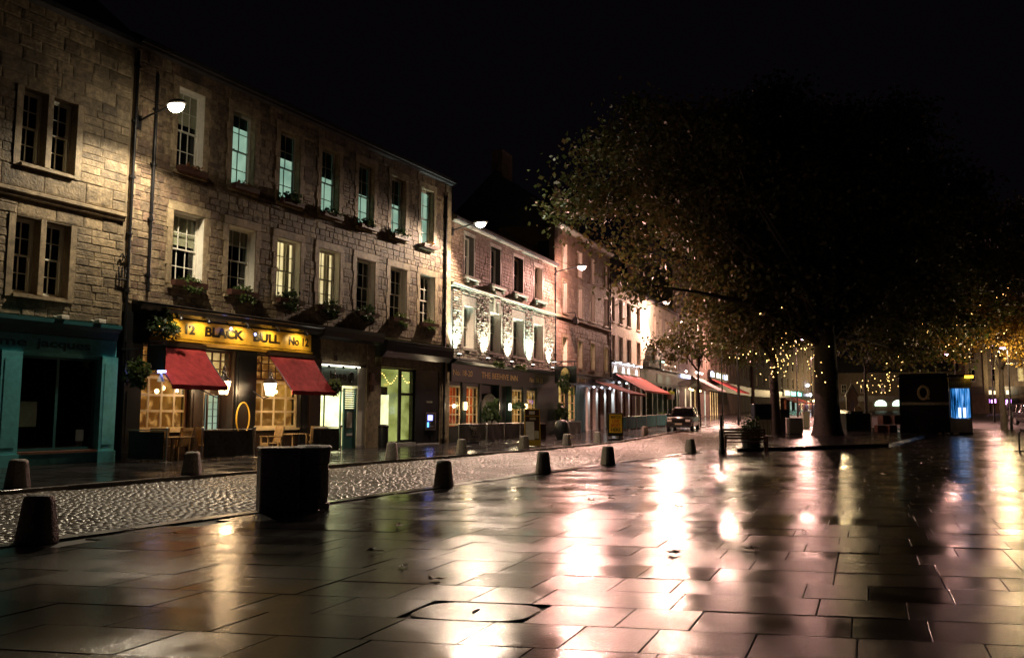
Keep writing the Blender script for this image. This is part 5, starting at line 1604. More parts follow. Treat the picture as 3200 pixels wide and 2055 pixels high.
def banner(name, label, p0, p1, z, h, mat, group, lift=.1, rail=True):
    d = Vector((p1[0] - p0[0], p1[1] - p0[1])); L = d.length
    t = thing(name, label, 'barrier', (p0[0], p0[1], z), math.atan2(d.y, d.x), group)
    vs, fs = [], []
    n = 12
    for k in range(2):
        for i in range(n + 1):
            x = .06 + (L - .12) * i / n
            for j in range(5):
                zz = lift + (h - lift - .04) * j / 4
                vs.append((x, .012 * math.sin(i * 1.3 + j * .9) + (.004 if k else -.004), zz - .01 * math.sin(i * math.pi / n)))
        o = k * (n + 1) * 5
        for i in range(n):
            for j in range(4):
                a = o + i * 5 + j
                f = (a, a + 5, a + 6, a + 1)
                fs.append(f if k == 0 else f[::-1])
    b = MB(); b.add(vs, fs); b.build('canvas', mat, t, smooth=True)
    if rail:
        b = MB(); b.tube([(0, 0, h), (L, 0, h)], .016, 8); b.tube([(0, 0, lift - .02), (L, 0, lift - .02)], .01, 6); b.build('rail', K['steel'], t)
    return t


post('chrome barrier post at the corner nearest the teal shop', 17.56, 20.9)
post('chrome barrier post on the far side of the barrier opening', 18.75, 20.75)
post('chrome barrier post with round base in front of the oval board', 20.95, 20.75)
post('chrome barrier post at the end of the barrier by the bright doorway', 25.3, 20.7)
banner('canvas_barrier', 'black canvas barrier from the pub corner out to the first post', (17.45, 22.5), (17.56, 20.96), .08, .95, K['canvas_black'], 'pub terrace barriers')
banner('canvas_barrier', 'printed canvas barrier in front of the pub doorway', (18.78, 20.75), (20.9, 20.75), .08, .95, K['canvas_grey'], 'pub terrace barriers')
banner('canvas_barrier', 'printed canvas barrier behind the granite bins', (23.75, 20.72), (25.25, 20.7), .08, .95, K['canvas_grey'], 'pub terrace barriers')
banner('canvas_barrier', 'canvas barrier end returning to the wall by the bright doorway', (25.35, 20.8), (25.9, 22.4), .08, .95, K['canvas_black'], 'pub terrace barriers')


def make_chair():
    t = thing('garden_chair', '', 'chair', (0, 0, 0), 0, 'teak chairs on the pub terrace')
    for sx in (-1, 1):
        b = MB(); b.box(sx * .27 - .025, sx * .27 + .025, -.27, -.22, 0, .64); b.build('leg', K['wood_teak'], t)
        b = MB(); b.prism([(.20, 0), (.25, 0), (.25, .42), (.36, 1.0), (.31, 1.0), (.20, .42)], 0, sx * .27 - .025, sx * .27 + .025); b.build('leg', K['wood_teak'], t)
        b = MB(); b.box(sx * .27 - .04, sx * .27 + .04, -.29, .27, .64, .67); b.build('armrest', K['wood_teak'], t)
    b = MB()
    for k in range(6):
        b.box(-.25, .25, -.26 + k * .082, -.26 + k * .082 + .065, .40, .43)
    b.box(-.25, .25, -.26, -.23, .33, .40)
    b.build('seat', K['wood_teak'], t)
    b = MB()
    for k in range(9):
        x = -.22 + k * .055
        b.prism([(.245, .45), (.262, .45), (.345, .93), (.328, .93)], 0, x - .017, x + .017)
    b.prism([(.325, .90), (.36, .90), (.375, 1.0), (.34, 1.0)], 0, -.25, .25)
    b.build('backrest', K['wood_teak'], t)
    return t


ch0 = make_chair()
chairs = [((22.45, 21.45), -1.9, 'teak armchair facing right behind the granite bins'), ((24.6, 21.3), 2.6, 'teak armchair seen from behind near the bright doorway'), ((17.95, 21.9), 2.9, 'pale teak chair top behind the black barrier at the pub corner'), ((18.9, 22.0), -2.9, 'teak chair against the first pub window sill'), ((19.9, 21.7), 1.2, 'teak chair in front of the pub doorway barrier')]
for i, ((x, y), a, lab) in enumerate(chairs):
    o = ch0 if i == 0 else copy_tree(ch0)
    o.location = (x, y, .085); o.rotation_euler = (0, 0, a); o['label'] = lab


def make_table():
    t = thing('garden_table', '', 'table', (0, 0, 0), 0, 'teak tables on the pub terrace')
    b = MB()
    for k in range(8):
        b.box(-.45, .45, -.40 + k * .1, -.40 + k * .1 + .085, .70, .73)
    b.build('tabletop', K['wood_teak'], t)
    for sx in (-1, 1):
        for sy in (-1, 1):
            b = MB(); b.box(sx * .38 - .03, sx * .38 + .03, sy * .34 - .03, sy * .34 + .03, 0, .70); b.build('leg', K['wood_teak'], t)
    return t


tb0 = make_table()
for i, ((x, y), lab) in enumerate((((23.55, 21.45), 'teak slatted table between the two armchairs behind the bins'), ((18.45, 21.6), 'teak table behind the black barrier at the pub corner'))):
    o = tb0 if i == 0 else copy_tree(tb0)
    o.location = (x, y, .085); o['label'] = lab

# litter bin against the stone pier by the bank
t = thing('litter_bin', 'slim black litter bin against the stone pier beside the bank window', 'bin', (30.1, 22.3, .085))
b = MB(); b.lathe([(.2, 0), (.22, .05), (.22, .85)], 14); b.build('body', K['plastic_dark'], t, smooth=True)
b = MB(); b.lathe([(.235, .85), (.235, .93), (.15, .99)], 14); b.build('lid', K['iron'], t, smooth=True)
t = thing('drink_crate_stack', 'dark bin with pale shelf between bank corner and green banner', 'bin', (36.3, 21.6, .085))
b = MB(); b.cbox(-.35, .35, -.3, .3, 0, .95); b.build('body', K['plastic_dark'], t)
b = MB(); b.box(-.3, .3, -.34, -.28, .42, .5); b.build('shelf', K['wood_teak'], t)

# ================================================================== inn terrace
bz = .085
g1 = banner('canvas_barrier', 'green beer banner with pale lettering at the start of the inn terrace', (32.9, 20.15), (35.5, 20.25), bz, 1.0, K['canvas_green'], 'inn terrace barriers', .22)
wl = M('pale_banner_print', (.55, .58, .42), rough=.5, var=.1)
text('INNIS', .26, g1, (1.2, -.03, .80), wl, width=.75, extrude=.002, rot=(R(90), R(8), 0))
text('&', .2, g1, (1.35, -.03, .62), wl, extrude=.002)
text('GUNN', .28, g1, (1.6, -.03, .50), wl, width=.85, extrude=.002, rot=(R(90), R(8), 0))
text('LAGER BEER', .14, g1, (1.35, -.03, .30), wl, width=1.1, extrude=.002)
pts = [(35.6, 20.25), (37.6, 20.4), (39.6, 20.55), (41.6, 20.7)]
for i in range(3):
    banner('canvas_barrier', ['plain dark barrier right after the green banner', 'plain dark barrier second after the green banner', 'plain dark barrier beside the tall menu board'][i], (pts[i][0] + .05, pts[i][1]), (pts[i + 1][0] - .05, pts[i + 1][1]), bz, 1.0, K['canvas_grey'], 'inn terrace barriers', .22)
for i, (x, y) in enumerate([(32.85, 20.15)] + pts + [(46.2, 21.0), (49.8, 21.5)]):
    post('thin steel post %s' % ['before the green banner', 'between green banner and dark barriers', 'after the first dark barrier', 'after the second dark barrier', 'at the terrace opening by the menu board', 'where the inn barrier starts again', 'at the far corner of the inn terrace'][i], x, y, bz, 1.0, 'steel posts of the inn terrace')
banner('canvas_barrier', 'dark barrier past the terrace opening towards the sport sign', (46.25, 21.0), (49.75, 21.5), bz, 1.0, K['canvas_grey'], 'inn terrace barriers', .22)
t = thing('round_planter', 'black rounded tub beside the inn terrace opening', 'planter', (45.6, 20.9, bz))
b = MB(); b.lathe([(.3, 0), (.42, .25), (.46, .6), (.4, .95), (.25, 1.1), (.05, 1.15)], 16); b.build('tub', K['plastic_dark'], t, smooth=True)
t = thing('terrace_table', 'dark wooden table with crates beneath at the inn terrace opening', 'table', (43.4, 21.6, bz), TH)
b = MB(); b.box(-1.0, 1.0, -.4, .4, .88, .94); b.build('tabletop', K['wood_crate'], t)
for sx in (-1, 1):
    b = MB(); b.box(sx * .9 - .04, sx * .9 + .04, -.35, .35, 0, .88); b.build('leg', K['wood_dark'], t)
b = MB(); b.lathe([(.05, .94), (.12, 1.0), (.1, 1.12), (.04, 1.2)], 10, (.35, 0, 0)); b.build('table_lamp', K['cream_paint'], t)

# tall menu A-board
t = thing('menu_board', 'tall yellow-edged menu A-board standing at the kerb', 'sign', (34.7, 17.35, bz), R(-62) + R(8))
b = MB()
fr = [(-.34, 0), (.34, 0), (.34, 1.72), (-.34, 1.72)]
b.box(-.36, -.32, -.03, .03, 0, 1.72); b.box(.32, .36, -.03, .03, 0, 1.72); b.box(-.32, .32, -.028, .028, 1.68, 1.72); b.box(-.32, .32, -.028, .028, 1.38, 1.42); b.box(-.32, .32, -.028, .028, 0.04, .3)
o = b.build('frame', M('mustard_board_frame', (.5, .33, .04), rough=.4, var=.15), t); o.rotation_euler = (R(-9), 0, 0)
b = MB(); b.box(-.32, .32, -.012, .012, .3, 1.68); o = b.build('panel', K['wood_dark'], t); o.rotation_euler = (R(-9), 0, 0)
b = MB(); b.box(-.31, .08, -.02, -.013, .31, 1.14); pp = b.build('menu_sheet', K['paper'], t); pp.rotation_euler = (R(-9), 0, 0)
b = MB(); b.box(-.14, .12, -.02, -.013, 1.47, 1.62); pp = b.build('header_card', K['paper'], t); pp.rotation_euler = (R(-9), 0, 0)
b = MB(); b.box(.09, .29, -.02, -.013, .36, .72); pp = b.build('picture_card', K['notice'], t); pp.rotation_euler = (R(-9), 0, 0)
b = MB(); b.box(-.12, .16, -.02, -.013, 1.22, 1.32); pp = b.build('heading_card', K['notice'], t); pp.rotation_euler = (R(-9), 0, 0)
b = MB(); b.box(-.34, -.30, -.03, .0, 0, 1.7); b.box(.30, .34, -.03, 0, 0, 1.7); b.box(-.30, .30, -.028, -.01, .1, 1.6); o = b.build('rear_leaf', K['wood_dark'], t); o.rotation_euler = (R(10), 0, 0); o.location = (0, .56, 0)

# yellow sport sign
t = thing('pavement_sign', 'yellow WATCH LIVE SPORT HERE pavement sign in a black frame', 'sign', (46.1, 17.75, bz), R(-62) + R(4))
b = MB(); b.cbox(-.45, .45, -.06, .06, .24, 1.55, .03); b.build('frame', K['black_green'], t)
b = MB(); b.box(-.37, .37, -.068, -.06, .42, 1.47); b.build('poster', M('yellow_poster', (.85, .55, .03), rough=.45, var=.08), t)
for i, (s_, z, m) in enumerate((('WATCH', 1.30, 'k'), ('LIVE', 1.06, 'r'), ('SPORT', .82, 'r'), ('HERE', .58, 'k'))):
    text(s_, .27, t, (0, -.072, z), K['sign_black'] if m == 'k' else M('orange_print', (.55, .09, .02), rough=.5, var=.05), width=.56 if i != 1 else .4, extrude=.002, offset=.008)
b = MB(); b.cbox(-.42, .42, -.22, .22, 0, .10, .02); b.tube([(-.25, 0, .08), (-.25, 0, .26)], .03, 6); b.tube([(.25, 0, .08), (.25, 0, .26)], .03, 6); b.build('base', K['plastic_dark'], t)

# ================================================================== bar terrace with blue windbreaks
gp = [W3(21.5, 2.3, 0), W3(23.5, 2.6, 0), W3(25.6, 2.8, 0), W3(27.8, 3.0, 0), W3(30.2, 3.2, 0), W3(32.6, 3.4, 0), W3(35, 3.5, 0)]
for i in range(6):
    a, c = gp[i], gp[i + 1]
    z = zg(a.x) + .09
    d = Vector((c.x - a.x, c.y - a.y)); L = d.length
    t = thing('windbreak', 'blue windbreak panel on the bar terrace, %s from the inn' % ORD[i], 'barrier', (a.x, a.y, z), math.atan2(d.y, d.x), 'blue windbreaks on the bar terrace')
    b = MB(); b.box(.05, L - .05, -.012, .012, .12, .98); b.build('panel', K['blue_glass'], t)
    b = MB(); b.tube([(0, 0, 0), (0, 0, 1.02)], .03, 8); b.tube([(L, 0, 0), (L, 0, 1.02)], .03, 8); b.tube([(0, 0, 1.0), (L, 0, 1.0)], .025, 8); b.build('rail', K['steel'], t)


def bistro():
    t = thing('bistro_table', '', 'table', (0, 0, 0), 0, 'white tables on the bar terrace')
    b = MB(); b.box(-.42, .42, -.42, .42, .76, .82); b.build('tabletop', K['white_paint'], t)
    b = MB(); b.tube([(0, 0, .03), (0, 0, .76)], .035, 8); b.lathe([(.28, 0), (.25, .03), (.05, .06)], 12); b.build('pedestal', K['iron'], t)
    return t


def bchair():
    t = thing('terrace_chair', '', 'chair', (0, 0, 0), 0, 'dark chairs on the bar terrace')
    b = MB(); b.box(-.2, .2, -.2, .2, .43, .46); b.build('seat', K['wood_dark'], t)
    b = MB(); b.prism([(.18, .46), (.21, .46), (.27, .9), (.24, .9)], 0, -.2, .2); b.build('backrest', K['wood_dark'], t)
    for sx in (-1, 1):
        for sy in (-1, 1):
            b = MB(); b.tube([(sx * .18, sy * .18, 0), (sx * .17, sy * .17, .43)], .018, 6); b.build('leg', K['iron'], t)
    return t


bt, bc = bistro(), bchair()
for i in range(5):
    q = W3(26.4 + i * 1.9, 1.8 + .4 * (i % 2), 0)
    o = bt if i == 0 else copy_tree(bt); o.location = (q.x, q.y, zg(q.x) + .09); o['label'] = 'white square table on the bar terrace, %s behind the windbreaks from the inn' % ORD[i]
    for k in range(2):
        c = bc if (i == 0 and k == 0) else copy_tree(bc)
        r_ = W3(26.4 + i * 1.9 + (.7 if k else -.7), 1.8 + .4 * (i % 2), 0)
        c.location = (r_.x, r_.y, zg(r_.x) + .09); c.rotation_euler = (0, 0, TH + (-math.pi / 2 if k else math.pi / 2)); c['label'] = 'dark chair on the %s side of the %s white bar terrace table from the inn' % ('far' if k else 'near', ORD[i])
for i, (l, d, lab, mm, m1) in enumerate(((36.6, 2.4, 'planter of mixed green plants at the end of the blue windbreaks', FOL[0], None), (38.6, 1.6, 'planter with orange flowers on the bar terrace', FOL[1], None), (40.5, 2.6, 'low bushy planter beside the parked car front', FOL[2], None), (47.5, .5, 'yellow flowers under the far bar windows', None, 1))):
    q = W3(l, d, 0)
    t = thing('planter', lab, 'planter', (q.x, q.y, zg(q.x) + .09 + (2.2 if m1 else 0)), TH, 'planters along the bars')
    b = MB(); b.cbox(-.6, .6, -.25, .25, 0, .5); b.build('box', K['wood_dark'], t)
    link('foliage', mm or foliage_mesh('yellow_flowers', K['leaf_yellow'], 160, .7, .2, .3, .12, 33), t, (0, 0, .5), 0, (1.3, 1.8, 2.2 if not m1 else 1.2))

# ================================================================== trees
ELL = [((44.36, 18.6, 13.94), 2.17, 2.4, 3.62), ((44.0, 15.9, 11.3), 1.3, 2.0, 2.0), ((48.47, 14.6, 15.66), 4.6, 4.6, 4.91), ((56.0, 11.0, 15.79), 6.85, 7, 6.23),
       ((60.04, 6.36, 15.43), 6.97, 8, 6.97), ((52.6, 13.4, 10.6), 2.7, 4.0, 2.9), ((54.7, 11.6, 8.6), 4.69, 5, 2.9), ((59.03, 8.26, 9.0), 5.49, 6, 3.2),
       ((66.41, 2.9, 11.77), 5.66, 7, 6.4), ((45.2, 16.1, 8.8), .75, 1.2, 1.6)]
FWD = np.array([math.cos(R(28)), math.sin(R(28))]); RGT = np.array([math.sin(R(28)), -math.cos(R(28))])


def crown(ells, nclump_per_vol, leaves, leaf, seed, spread=.75):
    r = np.random.RandomState(seed)
    pts = []
    cl = []
    for (c, ru, rv, rz) in ells:
        vol = ru * rv * rz * 4.19
        n = max(6, int(vol * nclump_per_vol))
        d = r.normal(size=(n, 3)); d /= np.linalg.norm(d, axis=1)[:, None]
        rad = r.rand(n) ** .42
        bump_ = 1 + .14 * np.sin(d[:, 0] * 5 + c[0]) * np.cos(d[:, 2] * 6 + c[1])
        q = d * (rad * bump_)[:, None]
        xy = np.outer(q[:, 0] * ru, RGT) + np.outer(q[:, 1] * rv, FWD)
        p = np.column_stack([c[0] + xy[:, 0], c[1] + xy[:, 1], c[2] + q[:, 2] * rz])
        cl.append(p)
    cl = np.vstack(cl)
    for p in cl:
        k = int(leaves * (.5 + r.rand()))
        q = r.normal(size=(k, 3)) * np.array([spread, spread, spread * .6]) * (.6 + .6 * r.rand())
        pts.append(p + q)
    pts = np.vstack(pts)
    pts = pts[pts[:, 2] > 2.6]
    V, F = leaf_quads(pts, leaf, r)
    return V, F, cl


def branches(base, top, r0, cl, n, seed, mb):
    rr = random.Random(seed)
    idx = [rr.randrange(len(cl)) for _ in range(n)]
    for i in idx:
        e = Vector(cl[i]); s = Vector(base).lerp(Vector(top), rr.uniform(.55, 1.0))
        m1 = s.lerp(e, .35) + Vector((rr.uniform(-.6, .6), rr.uniform(-.6, .6), rr.uniform(.2, 1.4))); m2 = s.lerp(e, .7) + Vector((rr.uniform(-.7, .7), rr.uniform(-.7, .7), rr.uniform(0, .9)))
        w = r0 * rr.uniform(.28, .5)
        mb.tube([s, m1, m2, e], [w, w * .6, w * .32, .02], 7)


re_ = random.Random(77)
for n_, (c_, ru_, rv_, rz_) in enumerate(list(ELL)):
    if n_ in (0, 1, 9):
        continue
    for q in range(7):
        a_ = re_.uniform(0, 6.28); e_ = re_.uniform(-.3, 1.2)
        if n_ in (5, 6): a_ = re_.uniform(-1.2, 1.2)
        du = math.cos(e_) * math.cos(a_) * ru_ * 1.0; dv = math.cos(e_) * math.sin(a_) * rv_ * .95; dz = math.sin(e_) * rz_ * 1.02
        ELL.append(((c_[0] + du * RGT[0] + dv * FWD[0], min(20.6, c_[1] + du * RGT[1] + dv * FWD[1]), c_[2] + dz), re_.uniform(.6, 1.5), re_.uniform(.6, 1.4), re_.uniform(.5, 1.2)))
V, F, cl = crown(ELL, .36, 64, .27, 5, .85)
tr = thing('plane_tree', 'huge dark broadleaf tree with a thick trunk filling the upper right', 'tree', (54.9, 7.4, zg(54.9) + .15), 0, 'trees in the square')
me = big_mesh('crown', V - np.array([54.9, 7.4, zg(54.9) + .15]), F, K['leaf_tree']); link('crown', me, tr)
b = MB(); b.lathe([(1.05, -.1), (.9, .25), (.78, .9), (.72, 2.2), (.68, 4.2), (.6, 6.0), (.4, 7.6)], 18); b.build('trunk', K['bark'], tr, smooth=True)
b = MB(); branches((0, 0, 3), (0, 0, 7), .6, cl - np.array([54.9, 7.4, zg(54.9) + .15]), 34, 3, b); b.build('limbs', K['bark'], tr, smooth=True)
print('crown leaves', len(F))


def small_tree(label, base, h, r0, ells, dens, leaves, leaf, mat, seed, group='trees in the square', nbr=10, spread=.6, th=None):
    V, F, cl = crown(ells, dens, leaves, leaf, seed, spread)
    o = np.array(base)
    t = thing('street_tree', label, 'tree', base, 0, group)
    link('crown', big_mesh('crown', V - o, F, mat), t)
    b = MB(); b.tube([(0, 0, -.1), (.03, .02, h * .3), (-.04, .05, h * .65), (.02, 0, h)], [r0 * 1.2, r0, r0 * .85, r0 * .5], 10); b.build('trunk', K['bark'], t, smooth=True)
    b = MB(); branches((0, 0, h * .5), (0, 0, h), r0, cl - o, nbr, seed, b); b.build('limbs', K['bark'], t, smooth=True)
    return t


small_tree('slim dark tree trunk left of the big one, wound with fairy lights', (54.6, 10.4, zg(54.6) + .15), 5.5, .3, [((54.0, 11.0, 7.0), 2.6, 2.4, 2.2)], .5, 60, .22, K['leaf_tree'], 8)
small_tree('thin sapling with a pale trunk before the far awnings', (87.9, 20.3, zg(87.9) + .08), 6.5, .11, [((87.9, 20.3, 9.0), 2.6, 2.6, 3.0)], .5, 60, .25, K['leaf_tree'], 9)
small_tree('small tree with golden lamplit leaves beside the kiosk', (74.0, -2.6, zg(74)), 5.0, .22, [((73.41, -1.75, 9.0), 3.6, 3.4, 2.1), ((72.07, -3.9, 7.4), 2.8, 3.2, 1.8), ((74.48, .3, 7.3), 2.4, 2.6, 1.6)], .55, 60, .2, K['leaf_autumn'], 12)
small_tree('dark tree rising behind the golden-leaved one', (82.0, -8.0, zg(82)), 8, .3, [((78.5, -5.0, 14.6), 6.0, 5, 4.2), ((80, 1, 13.5), 5, 5, 4)], .3, 60, .3, K['leaf_tree'], 14)
small_tree('tree behind the kiosk hung with fairy lights', (68.5, 6.4, zg(68.5) + .15), 5.0, .16, [((66.0, 5.0, 7.0), 2.6, 2.4, 2.4), ((67.0, 1.8, 8.4), 2.4, 2.2, 2.2)], .5, 60, .22, K['leaf_tree'], 16)
small_tree('leafy lower boughs overhanging the pavement before the cream building', (70.0, 19.5, zg(70) + .08), 5.5, .12, [((69.5, 19.8, 8.2), 2.6, 2.4, 2.6), ((66.8, 20.5, 6.6), 1.8, 1.8, 1.3)], .5, 60, .24, K['leaf_tree'], 18)

# fairy lights in the trees
FB = MB().lathe([(.008, .04), (.034, .018), (.034, -.018), (.008, -.04)], 6).mesh('bulb', K['fairy'], True)
FEST = [('fairy lights climbing high in the crown left of the lit far lamp', [(52.89, 11.3, 9.66), (53.2, 10.7, 8.86), (53.11, 10.89, 8.36), (53.51, 10.12, 7.57)], 14),
        ('fairy lights strung level across the lower branches of the slim dark tree', [(52.38, 12.26, 5.09), (52.75, 11.56, 4.99), (53.21, 10.69, 5.39), (53.77, 9.64, 5.4), (54.23, 8.77, 5.7), (54.78, 7.73, 5.51)], 34),
        ('single strand of fairy lights rising above the distant lamp', [(54.26, 8.71, 7.98), (54.06, 9.09, 6.78), (53.96, 9.28, 6.19)], 13),
        ('tangle of fairy lights before the street end tenement', [(53.29, 10.53, 4.41), (53.66, 9.84, 4.61), (53.95, 9.3, 5.2), (54.05, 9.11, 5.79), (54.33, 8.58, 6.29)], 36),
        ('fairy lights hanging down beside the big trunk', [(54.0, 7.75, 5.41), (54.0, 7.95, 4.42), (54.0, 8.15, 3.44)], 16),
        ('low loop of fairy lights on the slim dark tree', [(53.67, 9.83, 4.8), (53.84, 9.5, 4.22), (53.38, 10.36, 4.41)], 20),
        ('fairy lights scattered left of the kiosk near the white arches', [(64.56, 6.38, 3.97), (65.09, 5.39, 3.86), (65.62, 4.39, 3.75), (65.42, 4.77, 4.32), (65.75, 4.15, 4.89)], 36),
        ('lowest fairy lights left of the kiosk', [(64.66, 6.19, 3.63), (64.98, 5.6, 3.41), (65.4, 4.8, 3.53)], 18),
        ('fairy lights just above the kiosk roof corner', [(65.6, 4.43, 5.57), (65.87, 3.92, 5.8), (66.1, 3.5, 6.48)], 10),
        ('fairy lights between the kiosk tree and the golden tree', [(66.43, 2.87, 7.28), (66.6, 2.55, 7.63), (66.98, 1.84, 7.86), (67.25, 1.32, 8.32)], 14),
        ('long strand of fairy lights along the underside of the golden tree', [(67.73, .42, 8.21), (67.76, .37, 6.96), (67.8, .3, 6.27), (68.0, -.09, 5.93), (68.54, -1.09, 5.98), (69.07, -2.09, 5.83), (69.59, -3.08, 5.68), (69.81, -3.48, 5.61)], 44),
        ('fairy lights in the middle of the golden tree', [(68.06, -.2, 8.67), (68.5, -1.03, 9.25), (68.99, -1.95, 7.2), (69.42, -2.75, 7.2)], 18),
        ('fairy lights in the top of the golden tree', [(68.58, -1.17, 10.06), (69.17, -2.29, 10.23), (69.76, -3.4, 10.3)], 12)]
for i, (lab, pl, nb) in enumerate(FEST):
    nb = int(nb * .75)
    rr = random.Random(i)
    t = thing('fairy_lights', lab, 'string lights', pl[0], 0, 'fairy lights in the trees')
    pl = [Vector(p) - Vector(pl[0]) for p in pl]
    tot = [0]
    for a, c in zip(pl[:-1], pl[1:]): tot.append(tot[-1] + (c - a).length)
    cab = []
    for k in range(nb):
        d = tot[-1] * (k + .3) / nb
        j = max(q for q in range(len(tot)) if tot[q] <= d); j = min(j, len(pl) - 2)
        p = pl[j].lerp(pl[j + 1], (d - tot[j]) / max(1e-6, tot[j + 1] - tot[j])) + Vector((rr.gauss(0, .4), rr.gauss(0, .4), rr.gauss(0, .38)))
        cab.append(p)
        s = rr.uniform(.4, .8)
        link('bulb', FB, t, p, 0, (s, s, s))
    b = MB(); b.tube(cab, .006, 4); b.build('cable', K['iron'], t)

# ================================================================== square furniture
t = thing('bench', 'dark red wooden bench at the corner of the raised terrace', 'bench', (36.4, 8.2, 0), R(-68))
for x in (-.85, .85):
    b = MB(); b.box(x - .04, x + .04, -.28, -.2, 0, .66); b.build('leg', K['wood_dark'], t)
    b = MB(); b.prism([(.2, 0), (.28, 0), (.30, .45), (.40, .98), (.32, .98), (.2, .45)], 0, x - .04, x + .04); b.build('leg', K['wood_dark'], t)
    b = MB(); b.box(x - .05, x + .05, -.32, .32, .66, .71); b.build('armrest', K['wood_dark'], t)
for k in range(5):
    b = MB(); b.box(-.85, .85, -.27 + k * .105, -.18 + k * .105, .42, .46); b.build('seat_slat', K['wood_dark'], t)
for k in range(4):
    z = .54 + k * .115; y = .27 + k * .025
    b = MB(); b.box(-.85, .85, y, y + .03, z, z + .09); b.build('back_slat', K['wood_dark'], t)
t = thing('sign_post', 'slim black post standing at the outer end of the bench', 'post', (34.6, 8.75, 0))
b = MB(); b.lathe([(.09, 0), (.09, .9), (.06, .95), (.055, 1.5), (.03, 1.55)], 12); b.build('shaft', K['iron'], t, smooth=True)
b = MB(); b.lathe([(.13, 0), (.12, .18), (.09, .22)], 12); b.build('base', K['iron'], t, smooth=True)
t = thing('clipped_shrub', 'dark evergreen shrub standing behind the bench', 'plant', (38.2, 8.35, .15))
b = MB(); b.lathe([(.38, 0), (.45, .4), (.4, .42)], 14); b.build('tub', K['plastic_dark'], t)
link('foliage', foliage_mesh('cone_shrub', K['leaf_dark'], 900, .48, .48, .95, .10, 41), t, (0, 0, .4))
t = thing('covered_cart', 'navy covered cart with pale slatted sides behind the bench', 'cart', (52.0, 10.75, zg(52) + .15), R(-60))
b = MB(); b.cbox(-.5, .5, -.4, .4, 1.0, 1.95, .06); b.build('cover', M('navy_tarpaulin', (.012, .016, .03), rough=.4, var=.3, bump=.4, bscale=6), t)
for k in range(4):
    b = MB(); b.box(-.45 + k * .235, -.45 + k * .235 + .2, -.36, -.33, .08, 1.0); b.build('side_board', K['notice'], t)
b = MB(); b.box(-.45, .45, -.32, .35, .1, .99); b.build('body', K['wood_crate'], t)
for sx in (-1, 1):
    b = MB(); b.tube([(sx * .5, -.38, 0), (sx * .5, -.38, 2.0)], .025, 6); b.build('leg', K['iron'], t)
SB = [((55.2, 9.4), (.85, .9, .98), R(-66), 'concrete', 'pale concrete seat block left of the big trunk'), ((58.5, 10.9), (1.15, .8, 1.45), R(-62), 'plastic_dark', 'dark covered street bin between slim tree and big trunk'), ((57.4, 11.9), (.35, .35, .75), R(-62), 'concrete', 'narrow pale block beside the dark covered bin'), ((70.5, 13.8), (1.9, .8, 1.0), R(-70), 'dressed', 'long low pale block beyond the dark covered bin'), ((69, 10.9), (.5, .5, 1.3), R(-62), 'white_paint', 'small white block close to the left of the big trunk'), ((70, 10.0), (.7, .5, 1.4), R(-62), 'teal_dark', 'bluish bin close to the left of the big trunk')]
for (x, y), (w, d, h), a, m, lab in SB:
    t = thing('street_block', lab, 'block', (x, y, zg(x) + (.15 if x < 60 else 0)), a)
    b = MB(); b.cbox(-w / 2, w / 2, -d / 2, d / 2, .06, h, .035); b.build('body', K[m], t)
    b = MB(); b.box(-w / 2 + .06, w / 2 - .06, -d / 2 + .06, d / 2 - .06, 0, .06); b.build('plinth', K['plastic_dark'], t)
    b = MB(); b.cbox(-w / 2 - .02, w / 2 + .02, -d / 2 - .02, d / 2 + .02, h, h + .05, .015); b.build('cap', K[m], t)
t = thing('bin_cabinet', 'wide black bin cabinet with a pale crest between big trunk and kiosk', 'bin', (62.5, 6.6, zg(62.5)), R(-62))
b = MB(); b.cbox(-.85, .85, -.5, .5, .08, 1.35, .04); b.build('body', K['black_green'], t)
b = MB(); b.prism([(-.22, 1.75), (-.26, 1.5), (.26, 1.5), (.22, 1.75), (.1, 1.78), (0, 1.9), (-.1, 1.78)], 1, -.52, -.46); b.build('crest', K['cream_paint'], t)
b = MB(); b.box(.86, .92, -.52, -.46, 0, 1.4); b.build('edge_strip', K['white_paint'], t)
b = MB(); b.box(-.4, .4, -.3, .3, 1.35, 1.5); b.build('hopper', K['black_green'], t)
for k in range(4):
    x, y = 61.6 + .2 * k, 5.0 - .55 * (k % 2) - .1 * k
    t = thing('wooden_crate', ['reddish slatted crate at the foot of the kiosk, nearest the bin cabinet', 'reddish slatted crate touching the kiosk side', 'upper crate stacked toward the bin cabinet', 'upper crate stacked against the kiosk'][k], 'crate', (x, y, zg(x) + (.0 if k < 2 else .62)), R(-62 + 8 * k), 'crates beside the kiosk')
    for q in range(4):
        b = MB(); b.box(-.27, .27, -.27, -.25, .03 + q * .15, .03 + q * .15 + .12); b.build('slat', K['wood_crate'], t)
        b = MB(); b.box(-.27, -.25, -.25, .25, .03 + q * .15, .03 + q * .15 + .12); b.build('slat', K['wood_crate'], t)
    b = MB(); b.box(-.25, .27, -.25, .27, .0, .6); b.build('inner_box', K['dark_brown'], t)
